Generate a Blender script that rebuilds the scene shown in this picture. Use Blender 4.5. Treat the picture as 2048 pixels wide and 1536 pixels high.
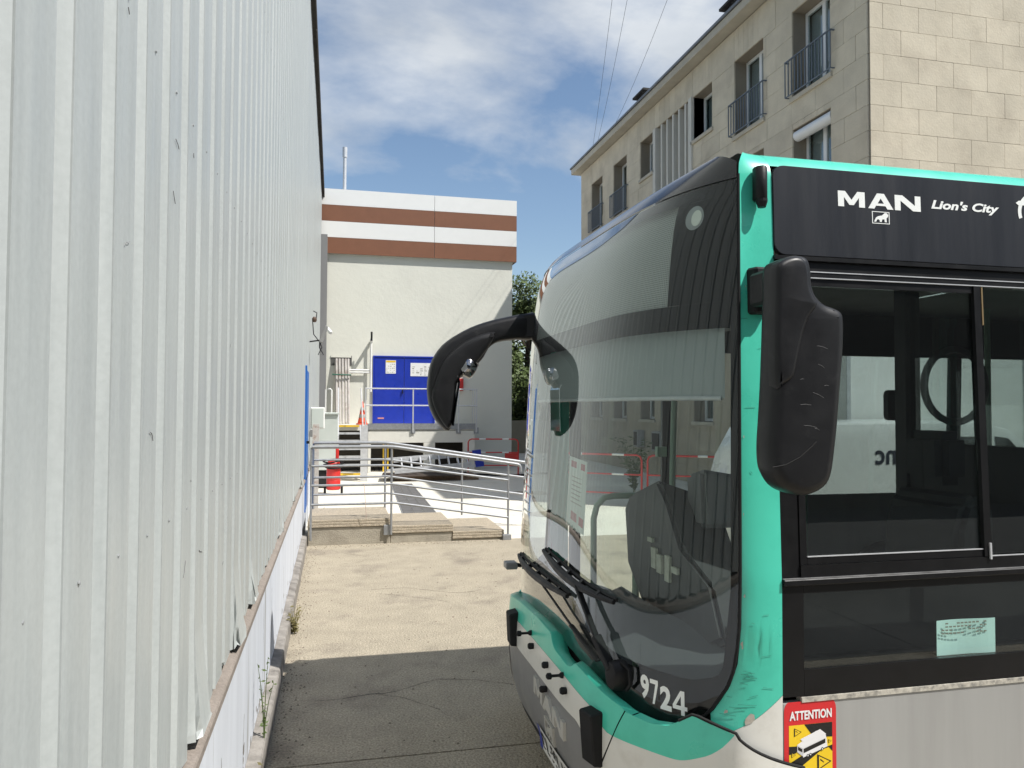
import bpy, bmesh, math, random
from math import sin, cos, pi, radians, sqrt, atan2
from mathutils import Vector, Matrix, noise
from mathutils.geometry import tessellate_polygon
for o in list(bpy.data.objects): bpy.data.objects.remove(o)
S = bpy.context.scene
random.seed(7)
# ---------------------------------------------------------------- camera
cam_d = bpy.data.cameras.new('camera'); cam = bpy.data.objects.new('camera', cam_d); S.collection.objects.link(cam)
yaw, pit, rol = radians(13.1), radians(1.72), radians(0.25)
fw = Vector((sin(yaw)*cos(pit), cos(yaw)*cos(pit), sin(pit))); r0 = Vector((cos(yaw), -sin(yaw), 0)); u0 = r0.cross(fw)
rt = r0*cos(rol)+u0*sin(rol); up = u0*cos(rol)-r0*sin(rol)
cam.matrix_world = Matrix(((rt.x, up.x, -fw.x, 0), (rt.y, up.y, -fw.y, 0), (rt.z, up.z, -fw.z, 1.92), (0, 0, 0, 1)))
cam_d.sensor_width = 36; cam_d.lens = 1530/2048*36; cam_d.clip_start = .05; cam_d.clip_end = 2000
S.camera = cam
S.render.resolution_x, S.render.resolution_y = 1024, 768
# ---------------------------------------------------------------- sky and sun
SUN = Vector((.58, -.43, 1)).normalized()
W = bpy.data.worlds.new('World'); S.world = W; W.use_nodes = True
nt = W.node_tree; N = nt.nodes; L = nt.links; N.clear()
def wn(t, **k):
    n = N.new(t)
    for a, b in k.items(): setattr(n, a, b)
    return n
out = wn('ShaderNodeOutputWorld'); bg = wn('ShaderNodeBackground'); bg.inputs[1].default_value = .11
sky = wn('ShaderNodeTexSky', sky_type='NISHITA', sun_disc=False)
sky.sun_elevation = math.asin(SUN.z); sky.sun_rotation = atan2(SUN.x, SUN.y)
sky.air_density = 1.15; sky.dust_density = .6; sky.ozone_density = 2.2; sky.altitude = 60
tc = wn('ShaderNodeTexCoord'); sep = wn('ShaderNodeSeparateXYZ'); L.new(tc.outputs['Generated'], sep.inputs[0])
def wm(op, a, b):
    n = wn('ShaderNodeMath', operation=op)
    for i, x in enumerate((a, b)):
        if isinstance(x, (int, float)): n.inputs[i].default_value = x
        else: L.new(x, n.inputs[i])
    return n.outputs[0]
zz = wm('ADD', wm('MAXIMUM', sep.outputs[2], 0.0), .12)
cmb = wn('ShaderNodeCombineXYZ'); L.new(wm('DIVIDE', sep.outputs[0], zz), cmb.inputs[0]); L.new(wm('DIVIDE', sep.outputs[1], zz), cmb.inputs[1]); cmb.inputs[2].default_value = .3
n1 = wn('ShaderNodeTexNoise'); n1.inputs['Scale'].default_value = .75; n1.inputs['Detail'].default_value = 8; n1.inputs['Roughness'].default_value = .56; n1.inputs['Distortion'].default_value = .25
L.new(cmb.outputs[0], n1.inputs['Vector'])
rmp = wn('ShaderNodeValToRGB'); rmp.color_ramp.elements[0].position = .49; rmp.color_ramp.elements[1].position = .62
rmp.color_ramp.elements[1].color = (.95, .95, .95, 1)
L.new(n1.outputs['Fac'], rmp.inputs[0])
n2 = wn('ShaderNodeTexNoise'); n2.inputs['Scale'].default_value = 2.6; n2.inputs['Detail'].default_value = 5
L.new(cmb.outputs[0], n2.inputs['Vector'])
crm = wn('ShaderNodeValToRGB'); crm.color_ramp.elements[0].position = .3; crm.color_ramp.elements[1].position = .7
crm.color_ramp.elements[0].color = (4.2, 4.6, 5.1, 1); crm.color_ramp.elements[1].color = (6.4, 6.7, 7.0, 1)
L.new(n2.outputs['Fac'], crm.inputs[0])
mx = wn('ShaderNodeMixRGB'); L.new(rmp.outputs[0], mx.inputs[0]); L.new(sky.outputs[0], mx.inputs[1]); L.new(crm.outputs[0], mx.inputs[2])
L.new(mx.outputs[0], bg.inputs[0]); L.new(bg.outputs[0], out.inputs[0])
sd = bpy.data.lights.new('sun', 'SUN'); sd.energy = 5.0; sd.angle = radians(.53); sd.color = (1, .965, .915)
so = bpy.data.objects.new('sun', sd); S.collection.objects.link(so); so.rotation_euler = SUN.to_track_quat('Z', 'Y').to_euler(); so.location = (20, -15, 40)
S.view_settings.view_transform = 'Standard'; S.view_settings.look = 'None'; S.view_settings.gamma = 1; S.view_settings.exposure = 0.25
S.view_settings.use_curve_mapping = False
S.render.engine = 'CYCLES'
S.cycles.max_bounces = 10; S.cycles.transparent_max_bounces = 24; S.cycles.glossy_bounces = 6
# ---------------------------------------------------------------- materials
MATS = {}
def mat(name, col, rough=.6, metal=0., var=.12, scale=3., col2=None, amt=.5, lo=.45, hi=.7, cscale=2., bump=0., bscale=30., streak=False, coat=0., rnd=0., spec=.5, fine=0., dscale=None):
    if name in MATS: return MATS[name]
    m = bpy.data.materials.new(name); MATS[name] = m; m.use_nodes = True
    t = m.node_tree; b = t.nodes['Principled BSDF']; ln = t.links
    b.inputs['Roughness'].default_value = rough; b.inputs['Metallic'].default_value = metal
    b.inputs['Coat Weight'].default_value = coat; b.inputs['Coat Roughness'].default_value = .08
    b.inputs['Specular IOR Level'].default_value = spec
    g = t.nodes.new('ShaderNodeNewGeometry'); vec = g.outputs['Position']
    def ns(s, det=6, stretch=streak):
        n = t.nodes.new('ShaderNodeTexNoise'); n.inputs['Scale'].default_value = s; n.inputs['Detail'].default_value = det; n.inputs['Roughness'].default_value = .6
        if stretch:
            mp = t.nodes.new('ShaderNodeMapping'); mp.inputs['Scale'].default_value = (1, 1, .07); ln.new(vec, mp.inputs[0]); ln.new(mp.outputs[0], n.inputs['Vector'])
        else: ln.new(vec, n.inputs['Vector'])
        return n.outputs['Fac']
    def rng(x, a, b_, c, d):
        r = t.nodes.new('ShaderNodeMapRange'); r.inputs[1].default_value = a; r.inputs[2].default_value = b_; r.inputs[3].default_value = c; r.inputs[4].default_value = d; ln.new(x, r.inputs[0]); return r.outputs[0]
    rgb = t.nodes.new('ShaderNodeRGB'); rgb.outputs[0].default_value = (*col, 1); cur = rgb.outputs[0]
    if col2:
        mxx = t.nodes.new('ShaderNodeMixRGB'); f = rng(ns(cscale), lo, hi, 0, amt); ln.new(f, mxx.inputs[0]); ln.new(cur, mxx.inputs[1]); mxx.inputs[2].default_value = (*col2, 1); cur = mxx.outputs[0]
    hv = t.nodes.new('ShaderNodeHueSaturation'); ln.new(cur, hv.inputs['Color'])
    v = rng(ns(scale), .25, .75, 1-var, 1+var)
    def mul(a, b_):
        mm = t.nodes.new('ShaderNodeMath'); mm.operation = 'MULTIPLY'; ln.new(a, mm.inputs[0]); ln.new(b_, mm.inputs[1]); return mm.outputs[0]
    if fine: v = mul(v, rng(ns(75., 5, False), .3, .7, 1-fine, 1+fine))
    if rnd:
        oi = t.nodes.new('ShaderNodeObjectInfo'); v = mul(v, rng(oi.outputs['Random'], 0, 1, 1-rnd, 1+rnd))
    ln.new(v, hv.inputs['Value']); ln.new(hv.outputs[0], b.inputs['Base Color'])
    rr = rng(ns(scale*1.7), .3, .7, max(0, rough-.08), min(1, rough+.08)); ln.new(rr, b.inputs['Roughness'])
    if bump:
        bp = t.nodes.new('ShaderNodeBump'); bp.inputs['Strength'].default_value = bump; bp.inputs['Distance'].default_value = .02; ln.new(ns(bscale, 4), bp.inputs['Height']); ln.new(bp.outputs[0], b.inputs['Normal'])
    return m
def glass(name, tint, dirt=.0, refl=1.7, base=0., ior=1.5, dcol=(.5, .5, .48), rough=0.0, dots=False):
    if name in MATS: return MATS[name]
    m = bpy.data.materials.new(name); MATS[name] = m; m.use_nodes = True
    t = m.node_tree; ln = t.links; t.nodes.clear()
    o = t.nodes.new('ShaderNodeOutputMaterial'); tr = t.nodes.new('ShaderNodeBsdfTransparent'); tr.inputs[0].default_value = (*tint, 1)
    gl = t.nodes.new('ShaderNodeBsdfGlossy'); gl.inputs['Roughness'].default_value = rough; gl.inputs[0].default_value = (.95, .97, .97, 1)
    g = t.nodes.new('ShaderNodeNewGeometry'); fr = t.nodes.new('ShaderNodeFresnel')
    mr = t.nodes.new('ShaderNodeMapRange'); mr.inputs[3].default_value = ior; mr.inputs[4].default_value = 1/ior; ln.new(g.outputs['Backfacing'], mr.inputs[0]); ln.new(mr.outputs[0], fr.inputs[0])
    mu = t.nodes.new('ShaderNodeMath'); mu.operation = 'MULTIPLY_ADD'; mu.inputs[1].default_value = refl; mu.inputs[2].default_value = base; mu.use_clamp = True; ln.new(fr.outputs[0], mu.inputs[0])
    mxx = t.nodes.new('ShaderNodeMixShader'); ln.new(mu.outputs[0], mxx.inputs[0]); ln.new(tr.outputs[0], mxx.inputs[1]); ln.new(gl.outputs[0], mxx.inputs[2])
    res = mxx.outputs[0]
    if dirt:
        df = t.nodes.new('ShaderNodeBsdfDiffuse'); df.inputs[0].default_value = (*dcol, 1)
        n = t.nodes.new('ShaderNodeTexNoise'); n.inputs['Scale'].default_value = 180 if dots else 9; n.inputs['Detail'].default_value = 4; ln.new(g.outputs['Position'], n.inputs['Vector'])
        r = t.nodes.new('ShaderNodeMapRange'); r.inputs[1].default_value = .6 if dots else .3; r.inputs[2].default_value = .78 if dots else .75; r.inputs[3].default_value = dirt*.35; r.inputs[4].default_value = dirt*(4 if dots else 1.4); ln.new(n.outputs['Fac'], r.inputs[0])
        m2 = t.nodes.new('ShaderNodeMixShader'); ln.new(r.outputs[0], m2.inputs[0]); ln.new(res, m2.inputs[1]); ln.new(df.outputs[0], m2.inputs[2]); res = m2.outputs[0]
    ln.new(res, o.inputs[0]); return m
# ---------------------------------------------------------------- mesh helpers
COL = S.collection
def clerp(tab, x):
    if x <= tab[0][0]: return tab[0][1]
    for (a, b), (c, d) in zip(tab, tab[1:]):
        if x <= c: return b+(d-b)*(x-a)/(c-a) if c > a else d
    return tab[-1][1]
def hermite(xs, ys, x):
    if x <= xs[0]: return ys[0]
    if x >= xs[-1]: return ys[-1]
    n = len(xs); m = []
    for i in range(n):
        if i == 0: m.append((ys[1]-ys[0])/(xs[1]-xs[0]))
        elif i == n-1: m.append((ys[-1]-ys[-2])/(xs[-1]-xs[-2]))
        else:
            a = (ys[i]-ys[i-1])/(xs[i]-xs[i-1]); b = (ys[i+1]-ys[i])/(xs[i+1]-xs[i]); m.append(0 if a*b <= 0 else 2*a*b/(a+b))
    for i in range(n-1):
        if x <= xs[i+1]:
            h = xs[i+1]-xs[i]; t = (x-xs[i])/h
            return (2*t**3-3*t*t+1)*ys[i]+(t**3-2*t*t+t)*h*m[i]+(3*t*t-2*t**3)*ys[i+1]+(t**3-t*t)*h*m[i+1]
class MB:
    def __init__(s): s.v = []; s.f = []
    def add(s, vs, fs):
        k = len(s.v); s.v += [tuple(p) for p in vs]; s.f += [tuple(i+k for i in f) for f in fs]; return s
    def hexa(s, p): return s.add(p, [(0, 3, 2, 1), (4, 5, 6, 7), (0, 1, 5, 4), (1, 2, 6, 5), (2, 3, 7, 6), (3, 0, 4, 7)])
    def box(s, x0, x1, y0, y1, z0, z1): return s.hexa([(x0, y0, z0), (x1, y0, z0), (x1, y1, z0), (x0, y1, z0), (x0, y0, z1), (x1, y0, z1), (x1, y1, z1), (x0, y1, z1)])
    def bar(s, a, b, w, h=None, upv=(0, 0, 1)):
        h = h or w; a = Vector(a); b = Vector(b); d = (b-a).normalized(); u = Vector(upv)
        if abs(d.dot(u)) > .95: u = Vector((0, 1, 0))
        r = d.cross(u).normalized()*w/2; q = r.cross(d).normalized()*h/2
        return s.hexa([a-r-q, a+r-q, a+r+q, a-r+q, b-r-q, b+r-q, b+r+q, b-r+q])
    def tube(s, pts, r, n=8, closed=False):
        P = [Vector(p) for p in pts]; k = len(P); rs = r if isinstance(r, (list, tuple)) else [r]*k
        ts = []
        for i in range(k):
            a = P[(i-1) % k] if (i or closed) else P[0]; b = P[(i+1) % k] if (i < k-1 or closed) else P[-1]; ts.append((b-a).normalized())
        u = Vector((0, 0, 1)) if abs(ts[0].z) < .9 else Vector((1, 0, 0)); u = (u-ts[0]*u.dot(ts[0])).normalized()
        vs = []; fs = []
        for i in range(k):
            u = (u-ts[i]*u.dot(ts[i])).normalized(); w = ts[i].cross(u)
            for j in range(n): an = 2*pi*j/n; vs.append(P[i]+(u*cos(an)+w*sin(an))*rs[i])
        for i in range(k if closed else k-1):
            for j in range(n): a = i*n+j; b = i*n+(j+1) % n; c = ((i+1) % k)*n; fs.append((a, b, c+(j+1) % n, c+j))
        if not closed: fs.append(tuple(range(n-1, -1, -1))); fs.append(tuple((k-1)*n+j for j in range(n)))
        return s.add(vs, fs)
    def lathe(s, prof, o=(0, 0, 0), n=20, axis='z'):
        vs = []; fs = []
        for r, h in prof:
            for j in range(n):
                a = 2*pi*j/n; x, y = r*cos(a), r*sin(a)
                p = (x, y, h) if axis == 'z' else ((h, x, y) if axis == 'x' else (y, h, x)); vs.append((o[0]+p[0], o[1]+p[1], o[2]+p[2]))
        for i in range(len(prof)-1):
            for j in range(n): fs.append((i*n+j, i*n+(j+1) % n, (i+1)*n+(j+1) % n, (i+1)*n+j))
        fs.append(tuple(range(n-1, -1, -1))); fs.append(tuple((len(prof)-1)*n+j for j in range(n)))
        return s.add(vs, fs)
    def loops(s, rings):            # closed rings of equal length, capped
        n = len(rings[0]); vs = [p for r in rings for p in r]; fs = []
        for i in range(len(rings)-1):
            for j in range(n): fs.append((i*n+j, i*n+(j+1) % n, (i+1)*n+(j+1) % n, (i+1)*n+j))
        for k in (0, len(rings)-1):
            if n <= 4: fs.append(tuple(k*n+j for j in range(n)))
            else: fs += [tuple(k*n+j for j in t) for t in tessellate_polygon([[Vector(p) for p in rings[k]]])]
        return s.add(vs, fs)
    def prism(s, poly, fa, fb): return s.loops([[fa(*p) for p in poly], [fb(*p) for p in poly]])
    def grid(s, fn, nu, nv):
        vs = [fn(i/nu, j/nv) for i in range(nu+1) for j in range(nv+1)]
        return s.add(vs, [(i*(nv+1)+j, (i+1)*(nv+1)+j, (i+1)*(nv+1)+j+1, i*(nv+1)+j+1) for i in range(nu) for j in range(nv)])
    def build(s, name, m, parent=None, smooth=None, bevel=0, solid=0, seg=1, recalc=True):
        me = bpy.data.meshes.new(name); me.from_pydata(s.v, [], s.f); bm = bmesh.new(); bm.from_mesh(me)
        if recalc: bmesh.ops.recalc_face_normals(bm, faces=bm.faces)
        if solid: bmesh.ops.solidify(bm, geom=bm.faces[:], thickness=solid)
        if bevel:
            ed = [e for e in bm.edges if len(e.link_faces) == 2 and e.calc_face_angle(0) > .5]
            bmesh.ops.bevel(bm, geom=ed, offset=bevel, segments=seg, affect='EDGES', clamp_overlap=True)
        bm.to_mesh(me); bm.free()
        if smooth:
            for p in me.polygons: p.use_smooth = True
            me.set_sharp_from_angle(angle=radians(smooth))
        me.materials.append(m); o = bpy.data.objects.new(name, me); COL.objects.link(o)
        if parent: adopt(o, parent)
        return o
def wpos(o):
    w = Vector(o.location)
    if o.parent: w = w+o.matrix_parent_inverse.translation+wpos(o.parent)
    return w
def adopt(o, parent):
    o.parent = parent; o.matrix_parent_inverse = Matrix.Translation(-wpos(parent))
def tag(o, label, cat, group=None):
    o['label'] = label; o['category'] = cat
    if group: o['group'] = group
    return o
def thing(name, label, cat, loc=(0, 0, 0), group=None):
    o = bpy.data.objects.new(name, None); COL.objects.link(o); o.location = loc; o.empty_display_size = .2; return tag(o, label, cat, group)
def struct(o): o['kind'] = 'structure'; return o
def copy_tree(o, parent=None):
    c = o.copy(); COL.objects.link(c)
    if parent: c.parent = parent
    for ch in o.children: copy_tree(ch, c)
    return c
UNIT = None
def block(name, m, parent, x0, x1, y0, y1, z0, z1):        # individual stone / board sharing one unit mesh
    global UNIT
    key = 'unit_'+m.name
    me = bpy.data.meshes.get(key)
    if not me:
        b = bmesh.new(); bmesh.ops.create_cube(b, size=1); bmesh.ops.bevel(b, geom=b.edges[:], offset=.012, segments=1, affect='EDGES')
        me = bpy.data.meshes.new(key); b.to_mesh(me); b.free(); me.materials.append(m)
    o = bpy.data.objects.new(name, me); COL.objects.link(o); o.location = ((x0+x1)/2, (y0+y1)/2, (z0+z1)/2); o.scale = (x1-x0, y1-y0, z1-z0); adopt(o, parent); return o
def rounded(x0, x1, y0, y1, r, n=5):
    p = []
    for cx, cy, a0 in ((x1-r, y1-r, 0), (x0+r, y1-r, 90), (x0+r, y0+r, 180), (x1-r, y0+r, 270)):
        for i in range(n+1): a = radians(a0+90*i/n); p.append((cx+r*cos(a), cy+r*sin(a)))
    return p
_tx = {}
def text2d(s, bold=0., shear=0.):      # text outline as a flat mesh scaled to the unit square
    k = (s, bold, shear)
    if k in _tx: return _tx[k]
    cu = bpy.data.curves.new('t', 'FONT'); cu.body = s; cu.offset = bold; cu.shear = shear; cu.resolution_u = 3
    ob = bpy.data.objects.new('t', cu); COL.objects.link(ob); dg = bpy.context.evaluated_depsgraph_get(); me = bpy.data.meshes.new_from_object(ob.evaluated_get(dg))
    vs = [(v.co.x, v.co.y) for v in me.vertices]; fs = [tuple(p.vertices) for p in me.polygons]
    bpy.data.objects.remove(ob); bpy.data.curves.remove(cu); bpy.data.meshes.remove(me)
    x0 = min(v[0] for v in vs); x1 = max(v[0] for v in vs); y0 = min(v[1] for v in vs); y1 = max(v[1] for v in vs)
    _tx[k] = ([((x-x0)/(x1-x0), (y-y0)/(y1-y0)) for x, y in vs], fs); return _tx[k]
def text(name, s, m, parent, fn, bold=0., shear=0.):
    vs, fs = text2d(s, bold, shear); b = MB().add([fn(u, v) for u, v in vs], fs); return b.build(name, m, parent, recalc=False)
# common materials
M_black = mat('black_plastic', (.010, .010, .011), .5, var=.2, scale=6, bump=.05, bscale=60, spec=.3)
M_rubber = mat('black_rubber', (.010, .010, .011), .7, var=.2, spec=.3)
M_white = mat('white_paint', (.78, .78, .75), .35, var=.04, col2=(.5, .47, .42), amt=.4, lo=.55, hi=.8, cscale=5)
M_steel = mat('galvanised_steel', (.33, .34, .35), .5, metal=.6, var=.18, scale=20)
M_alu = mat('aluminium', (.58, .59, .60), .42, metal=.35, var=.12, scale=14)
M_red = mat('red_paint', (.55, .03, .025), .4, var=.12)
M_yel = mat('yellow_paint', (.75, .48, .03), .5, var=.12)
M_dark = mat('dark_void', (.012, .012, .012), .9, var=.1)
# ================================================================= GROUND
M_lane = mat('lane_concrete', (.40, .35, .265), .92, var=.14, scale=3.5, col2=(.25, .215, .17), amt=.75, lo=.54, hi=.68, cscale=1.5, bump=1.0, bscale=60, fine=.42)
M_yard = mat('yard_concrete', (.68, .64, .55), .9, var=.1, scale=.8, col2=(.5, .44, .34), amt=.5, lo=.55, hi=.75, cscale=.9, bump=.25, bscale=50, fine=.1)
M_asph = mat('asphalt', (.09, .09, .088), .95, var=.2, scale=.6, bump=.3, bscale=60, fine=.2)
struct(MB().add([(-600, -600, -.02), (600, -600, -.02), (600, 600, -.02), (-600, 600, -.02)], [(0, 1, 2, 3)]).build('ground', M_asph))
lane = struct(MB().add([(-.5, -14, -.012), (16, -14, -.012), (16, 10.95, -.012), (-.5, 10.95, -.012)], [(0, 1, 2, 3)]).build('lane', M_dark))
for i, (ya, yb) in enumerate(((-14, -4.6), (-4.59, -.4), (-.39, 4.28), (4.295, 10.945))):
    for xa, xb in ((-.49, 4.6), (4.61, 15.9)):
        MB().box(xa, xb, ya, yb, -.3, 0).build('concrete_slab', M_lane if yb > 0 else M_asph, lane)  # slabs behind the camera set to dark asphalt to dim reflections in the glass
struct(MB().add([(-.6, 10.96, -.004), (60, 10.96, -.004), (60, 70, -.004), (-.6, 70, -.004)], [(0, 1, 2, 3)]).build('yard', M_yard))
M_crack = mat('crack_dirt', (.06, .05, .042), .95)
ck = MB(); rnd = random.Random(21)
for x, y, a, n_ in ((-.1, 5.2, .25, 16), (.4, 8.2, .1, 14), (1.2, 7.3, 2.6, 12), (.1, 9.6, -.1, 18), (.7, 4.7, 1.2, 8)):
    p = [(x, y)]
    for q in range(n_): a += rnd.uniform(-.5, .5); p.append((p[-1][0]+cos(a)*.09, p[-1][1]+sin(a)*.09))
    for (x0, y0), (x1, y1) in zip(p, p[1:]):
        w_ = rnd.uniform(.0015, .004); ck.add([(x0, y0-w_, .0012), (x1, y1-w_, .0012), (x1, y1+w_, .0012), (x0, y0+w_, .0012)], [(0, 1, 2, 3)])
ck = ck.build('crack', M_crack, lane); ck['kind'] = 'stuff'
gr_ = MB()
for i in range(900):
    y = rnd.uniform(3.4, 10.8) if rnd.random() < .7 else 10.88-abs(rnd.gauss(0, .1)); x = -.33+abs(rnd.gauss(0, .09)) if y < 10.7 and rnd.random() < .75 else rnd.uniform(-.3, 2.4); s_ = rnd.uniform(.002, .009)
    gr_.add([(x-s_, y-s_, 0), (x+s_, y-s_*.6, 0), (x+s_*.7, y+s_, 0), (x-s_*.8, y+s_*.8, 0), (x, y, s_*1.1)], [(0, 1, 4), (1, 2, 4), (2, 3, 4), (3, 0, 4)])
gr_ = gr_.build('grit', mat('grit', (.2, .17, .13), .95, var=.4, scale=60)); tag(gr_, 'loose grit scattered along the foot of the wall and the lane', 'grit'); gr_['kind'] = 'stuff'
# ================================================================= HALL (left)
M_clad = mat('painted_steel_sheet', (.432, .46, .45), .42, metal=.0, var=.07, scale=14, col2=(.345, .375, .37), amt=.6, lo=.4, hi=.75, cscale=30, streak=True, bump=.05, bscale=7, fine=.05)
M_base = mat('white_washed_wall', (.60, .63, .68), .8, var=.1, scale=7, col2=(.26, .25, .23), amt=.8, lo=.60, hi=.70, cscale=6, streak=True, bump=.2, bscale=20)
M_ledge = mat('ledge_concrete', (.25, .215, .185), .9, var=.15, scale=8, bump=.4, bscale=60, fine=.15)
M_plinth = mat('plinth_concrete', (.27, .25, .225), .9, var=.3, scale=9, col2=(.09, .08, .07), amt=.75, lo=.45, hi=.7, cscale=6, bump=.5, bscale=40)
hall = thing('metal_clad_hall', 'long hall clad in pale grey ribbed metal sheets with gutter and white base wall', 'hall', (-.45, 10, 0))
MB().box(-14, -.47, -3, 23.75, 0, 8.25).build('hall_body', M_dark, hall)
b = MB(); b.box(-.469, -.405, -3, 23.7, 0.001, .80); b.build('base_wall', M_base, hall)
MB().hexa([(-.46, -3, .80), (-.392, -3, .80), (-.392, 23.7, .80), (-.46, 23.7, .80), (-.46, -3, .868), (-.392, -3, .838), (-.392, 23.7, .838), (-.46, 23.7, .868)]).build('ledge', M_ledge, hall, bevel=.005)
fk = MB(); rnd = random.Random(17)
for y in (3.15, 3.9, 4.95, 5.6, 6.9, 8.1, 9.3, 10.4):
    z = .14; x = -.4045; w_ = .004; yy = y
    while z < rnd.uniform(.4, .78):
        z2 = z+rnd.uniform(.02, .06); y2 = yy+rnd.uniform(-.012, .012); w2 = rnd.uniform(.001, .007); fk.add([(x, yy-w_, z), (x, yy+w_, z), (x, y2+w2, z2), (x, y2-w2, z2)], [(0, 1, 2, 3)]); z, yy, w_ = z2, y2, w2
for i in range(46):
    y = rnd.uniform(2.6, 10.8); z = .145+abs(rnd.gauss(0, .05)); r = rnd.uniform(.006, .03); fk.add([(-.4046, y+r*rnd.uniform(.6, 1.6)*cos(a*pi/4), z+r*rnd.uniform(.5, 1.2)*sin(a*pi/4)) for a in range(8)], [tuple(range(8))])
fk.build('flaked_paint', M_plinth, hall, recalc=False)['kind'] = 'stuff'
# uneven plinth
pl = MB(); rings = []
for i in range(150):
    y = -3+i*.094; d = .012*noise.noise((y*1.7, 0, 0))+.006*noise.noise((y*9, 3, 0)); h = .135+.02*noise.noise((y*2.1, 5, 0))
    rings.append([(-.404, y, 0), (-.333+d*.4, y, 0), (-.336+d*.6, y, h*.9), (-.344+d*.6, y, h), (-.404, y, h+.012)])
pl.loops(rings); pl.build('plinth', M_plinth, hall)
# ribbed sheets, 4 ribs to the sheet
PER = .242
def sheet_mesh(variant):
    rnd = random.Random(variant*31+5); prof = []
    for k in range(4):
        y = k*PER; prof += [(y, -.452), (y+.034, -.452), (y+.064, -.415), (y+.066, -.425), (y+.072, -.425), (y+.0735, -.415), (y+.224, -.415), (y+.2385, -.452)]
    prof.append((4*PER, -.452)); prof[-2] = (4*PER-.004, -.452); prof.append((4*PER+.012, -.449))
    zs = [.872, .90, .95, 1.02, 1.1, 1.2, 1.35, 1.6, 2.2, 3.2, 4.6, 6.4, 8.27]
    vs = []; fs = []
    jit = [rnd.uniform(-.012, .02) for _ in prof]; bend = [0]*len(prof)
    if variant:
        c = rnd.uniform(2, len(prof)-3); a = rnd.uniform(.03, .06)*(1.15 if variant < 3 else .8)
        bend = [a*math.exp(-((i-c)/3.2)**2)*rnd.uniform(.6, 1.2) for i in range(len(prof))]
    for i, (y, x) in enumerate(prof):
        for j, z in enumerate(zs):
            f = max(0, 1-(z-.872)/(.35 if variant else .12))**1.5
            wob = .0025*noise.noise((y*3+variant*7, z*.8, 1))
            vs.append((x+bend[i]*f+wob, y+bend[i]*f*.5*rnd.uniform(-1, 1), z+(jit[i] if j == 0 else 0)+bend[i]*f*.4))
    n = len(zs)
    for i in range(len(prof)-1):
        for j in range(n-1): fs.append((i*n+j, (i+1)*n+j, (i+1)*n+j+1, i*n+j+1))
    me = bpy.data.meshes.new('cladding_sheet'); me.from_pydata(vs, [], fs); me.materials.append(M_clad); return me
SH = [sheet_mesh(i) for i in range(6)]
order = [0, 0, 0, 0, 1, 2, 3, 0, 4, 0, 5, 0, 2, 0, 4, 1, 0, 3, 0, 5, 0, 0, 0, 0, 0, 0]
for i in range(26):
    o = bpy.data.objects.new('cladding_sheet', SH[order[i]]); COL.objects.link(o); o.location = (random.uniform(-.002, .002), -1.62+i*4*PER, 0); adopt(o, hall)
MB().box(-.8, -.352, -3, 23.7, 8.26, 8.36).build('roof_edge', mat('dark_gutter', (.045, .04, .036), .7, var=.3, scale=6), hall)
g = MB()
for i in range(20): g.box(-.36, -.338, -2.8+i*1.32, -2.8+i*1.32+1.3, 8.20+.01*(i % 3), 8.385)
g.build('gutter', MATS['dark_gutter'], hall)
MB().box(-.469, -.461, -3, 23.7, .86, 1.5).build('light_backing', mat('light_backing', (.3, .31, .31), .7), hall)  # light grey backing added so gaps under bent sheets don't read black
scw = MB()
for i in range(100):
    y = -1.62+i*PER+.147
    for z in (1.62, 2.75, 4.2, 5.7, 7.2): scw.lathe([(.004, 0), (.004, .0015), (.002, .0025)], (-.4155, y, z), 6, 'x')
scw = scw.build('screw', mat('screw_grey', (.3, .31, .31), .5), hall); scw['kind'] = 'stuff'
# screws / scuffs on the near sheets
sc = MB(); rnd = random.Random(3)
for i in range(12):
    y = rnd.uniform(1.0, 3.4); z = rnd.uniform(1.1, 3.2); a = rnd.uniform(0, pi); l = rnd.uniform(.012, .06); k = int((y+1.62)/PER); yb = -1.62+k*PER+.07; y = yb+rnd.uniform(0, .12); x = -.4135
    p = [(x, y, z)]
    for q in range(3): a += rnd.uniform(-.6, .6); p.append((x, min(max(p[-1][1]+cos(a)*l/3, yb), yb+.14), p[-1][2]+sin(a)*l/3))
    sc.tube(p, rnd.uniform(.0005, .0011), 4)
sc.build('scuff_mark', mat('scuff_dark', (.2, .2, .2), .8), hall)['kind'] = 'stuff'
# door in the hall wall on top of the steps
M_blue = mat('blue_paint', (.012, .035, .36), .35, var=.1, scale=5)
M_blue2 = mat('blue_door_paint', (.015, .12, .42), .45, var=.1)
dr = MB().box(-.46, -.392, 11.72, 12.65, .36, 2.46).build('door', M_blue2, hall, bevel=.004)
MB().box(-.391, -.35, 11.8, 11.86, 1.36, 1.40).build('handle', M_black, dr)
MB().box(-.46, -.388, 11.66, 11.718, .36, 2.52).build('door_frame', M_blue2, hall)
MB().box(-.46, -.38, 12.66, 22.88, .9, .93).build('sill', M_ledge, hall)
# grey return panel at the far end of the hall
MB().box(-.45, -.235, 22.9, 23.69, 0, 6.95).build('return_wall', mat('grey_panel', (.2, .2, .2), .6, var=.12, streak=True), hall)
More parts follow.
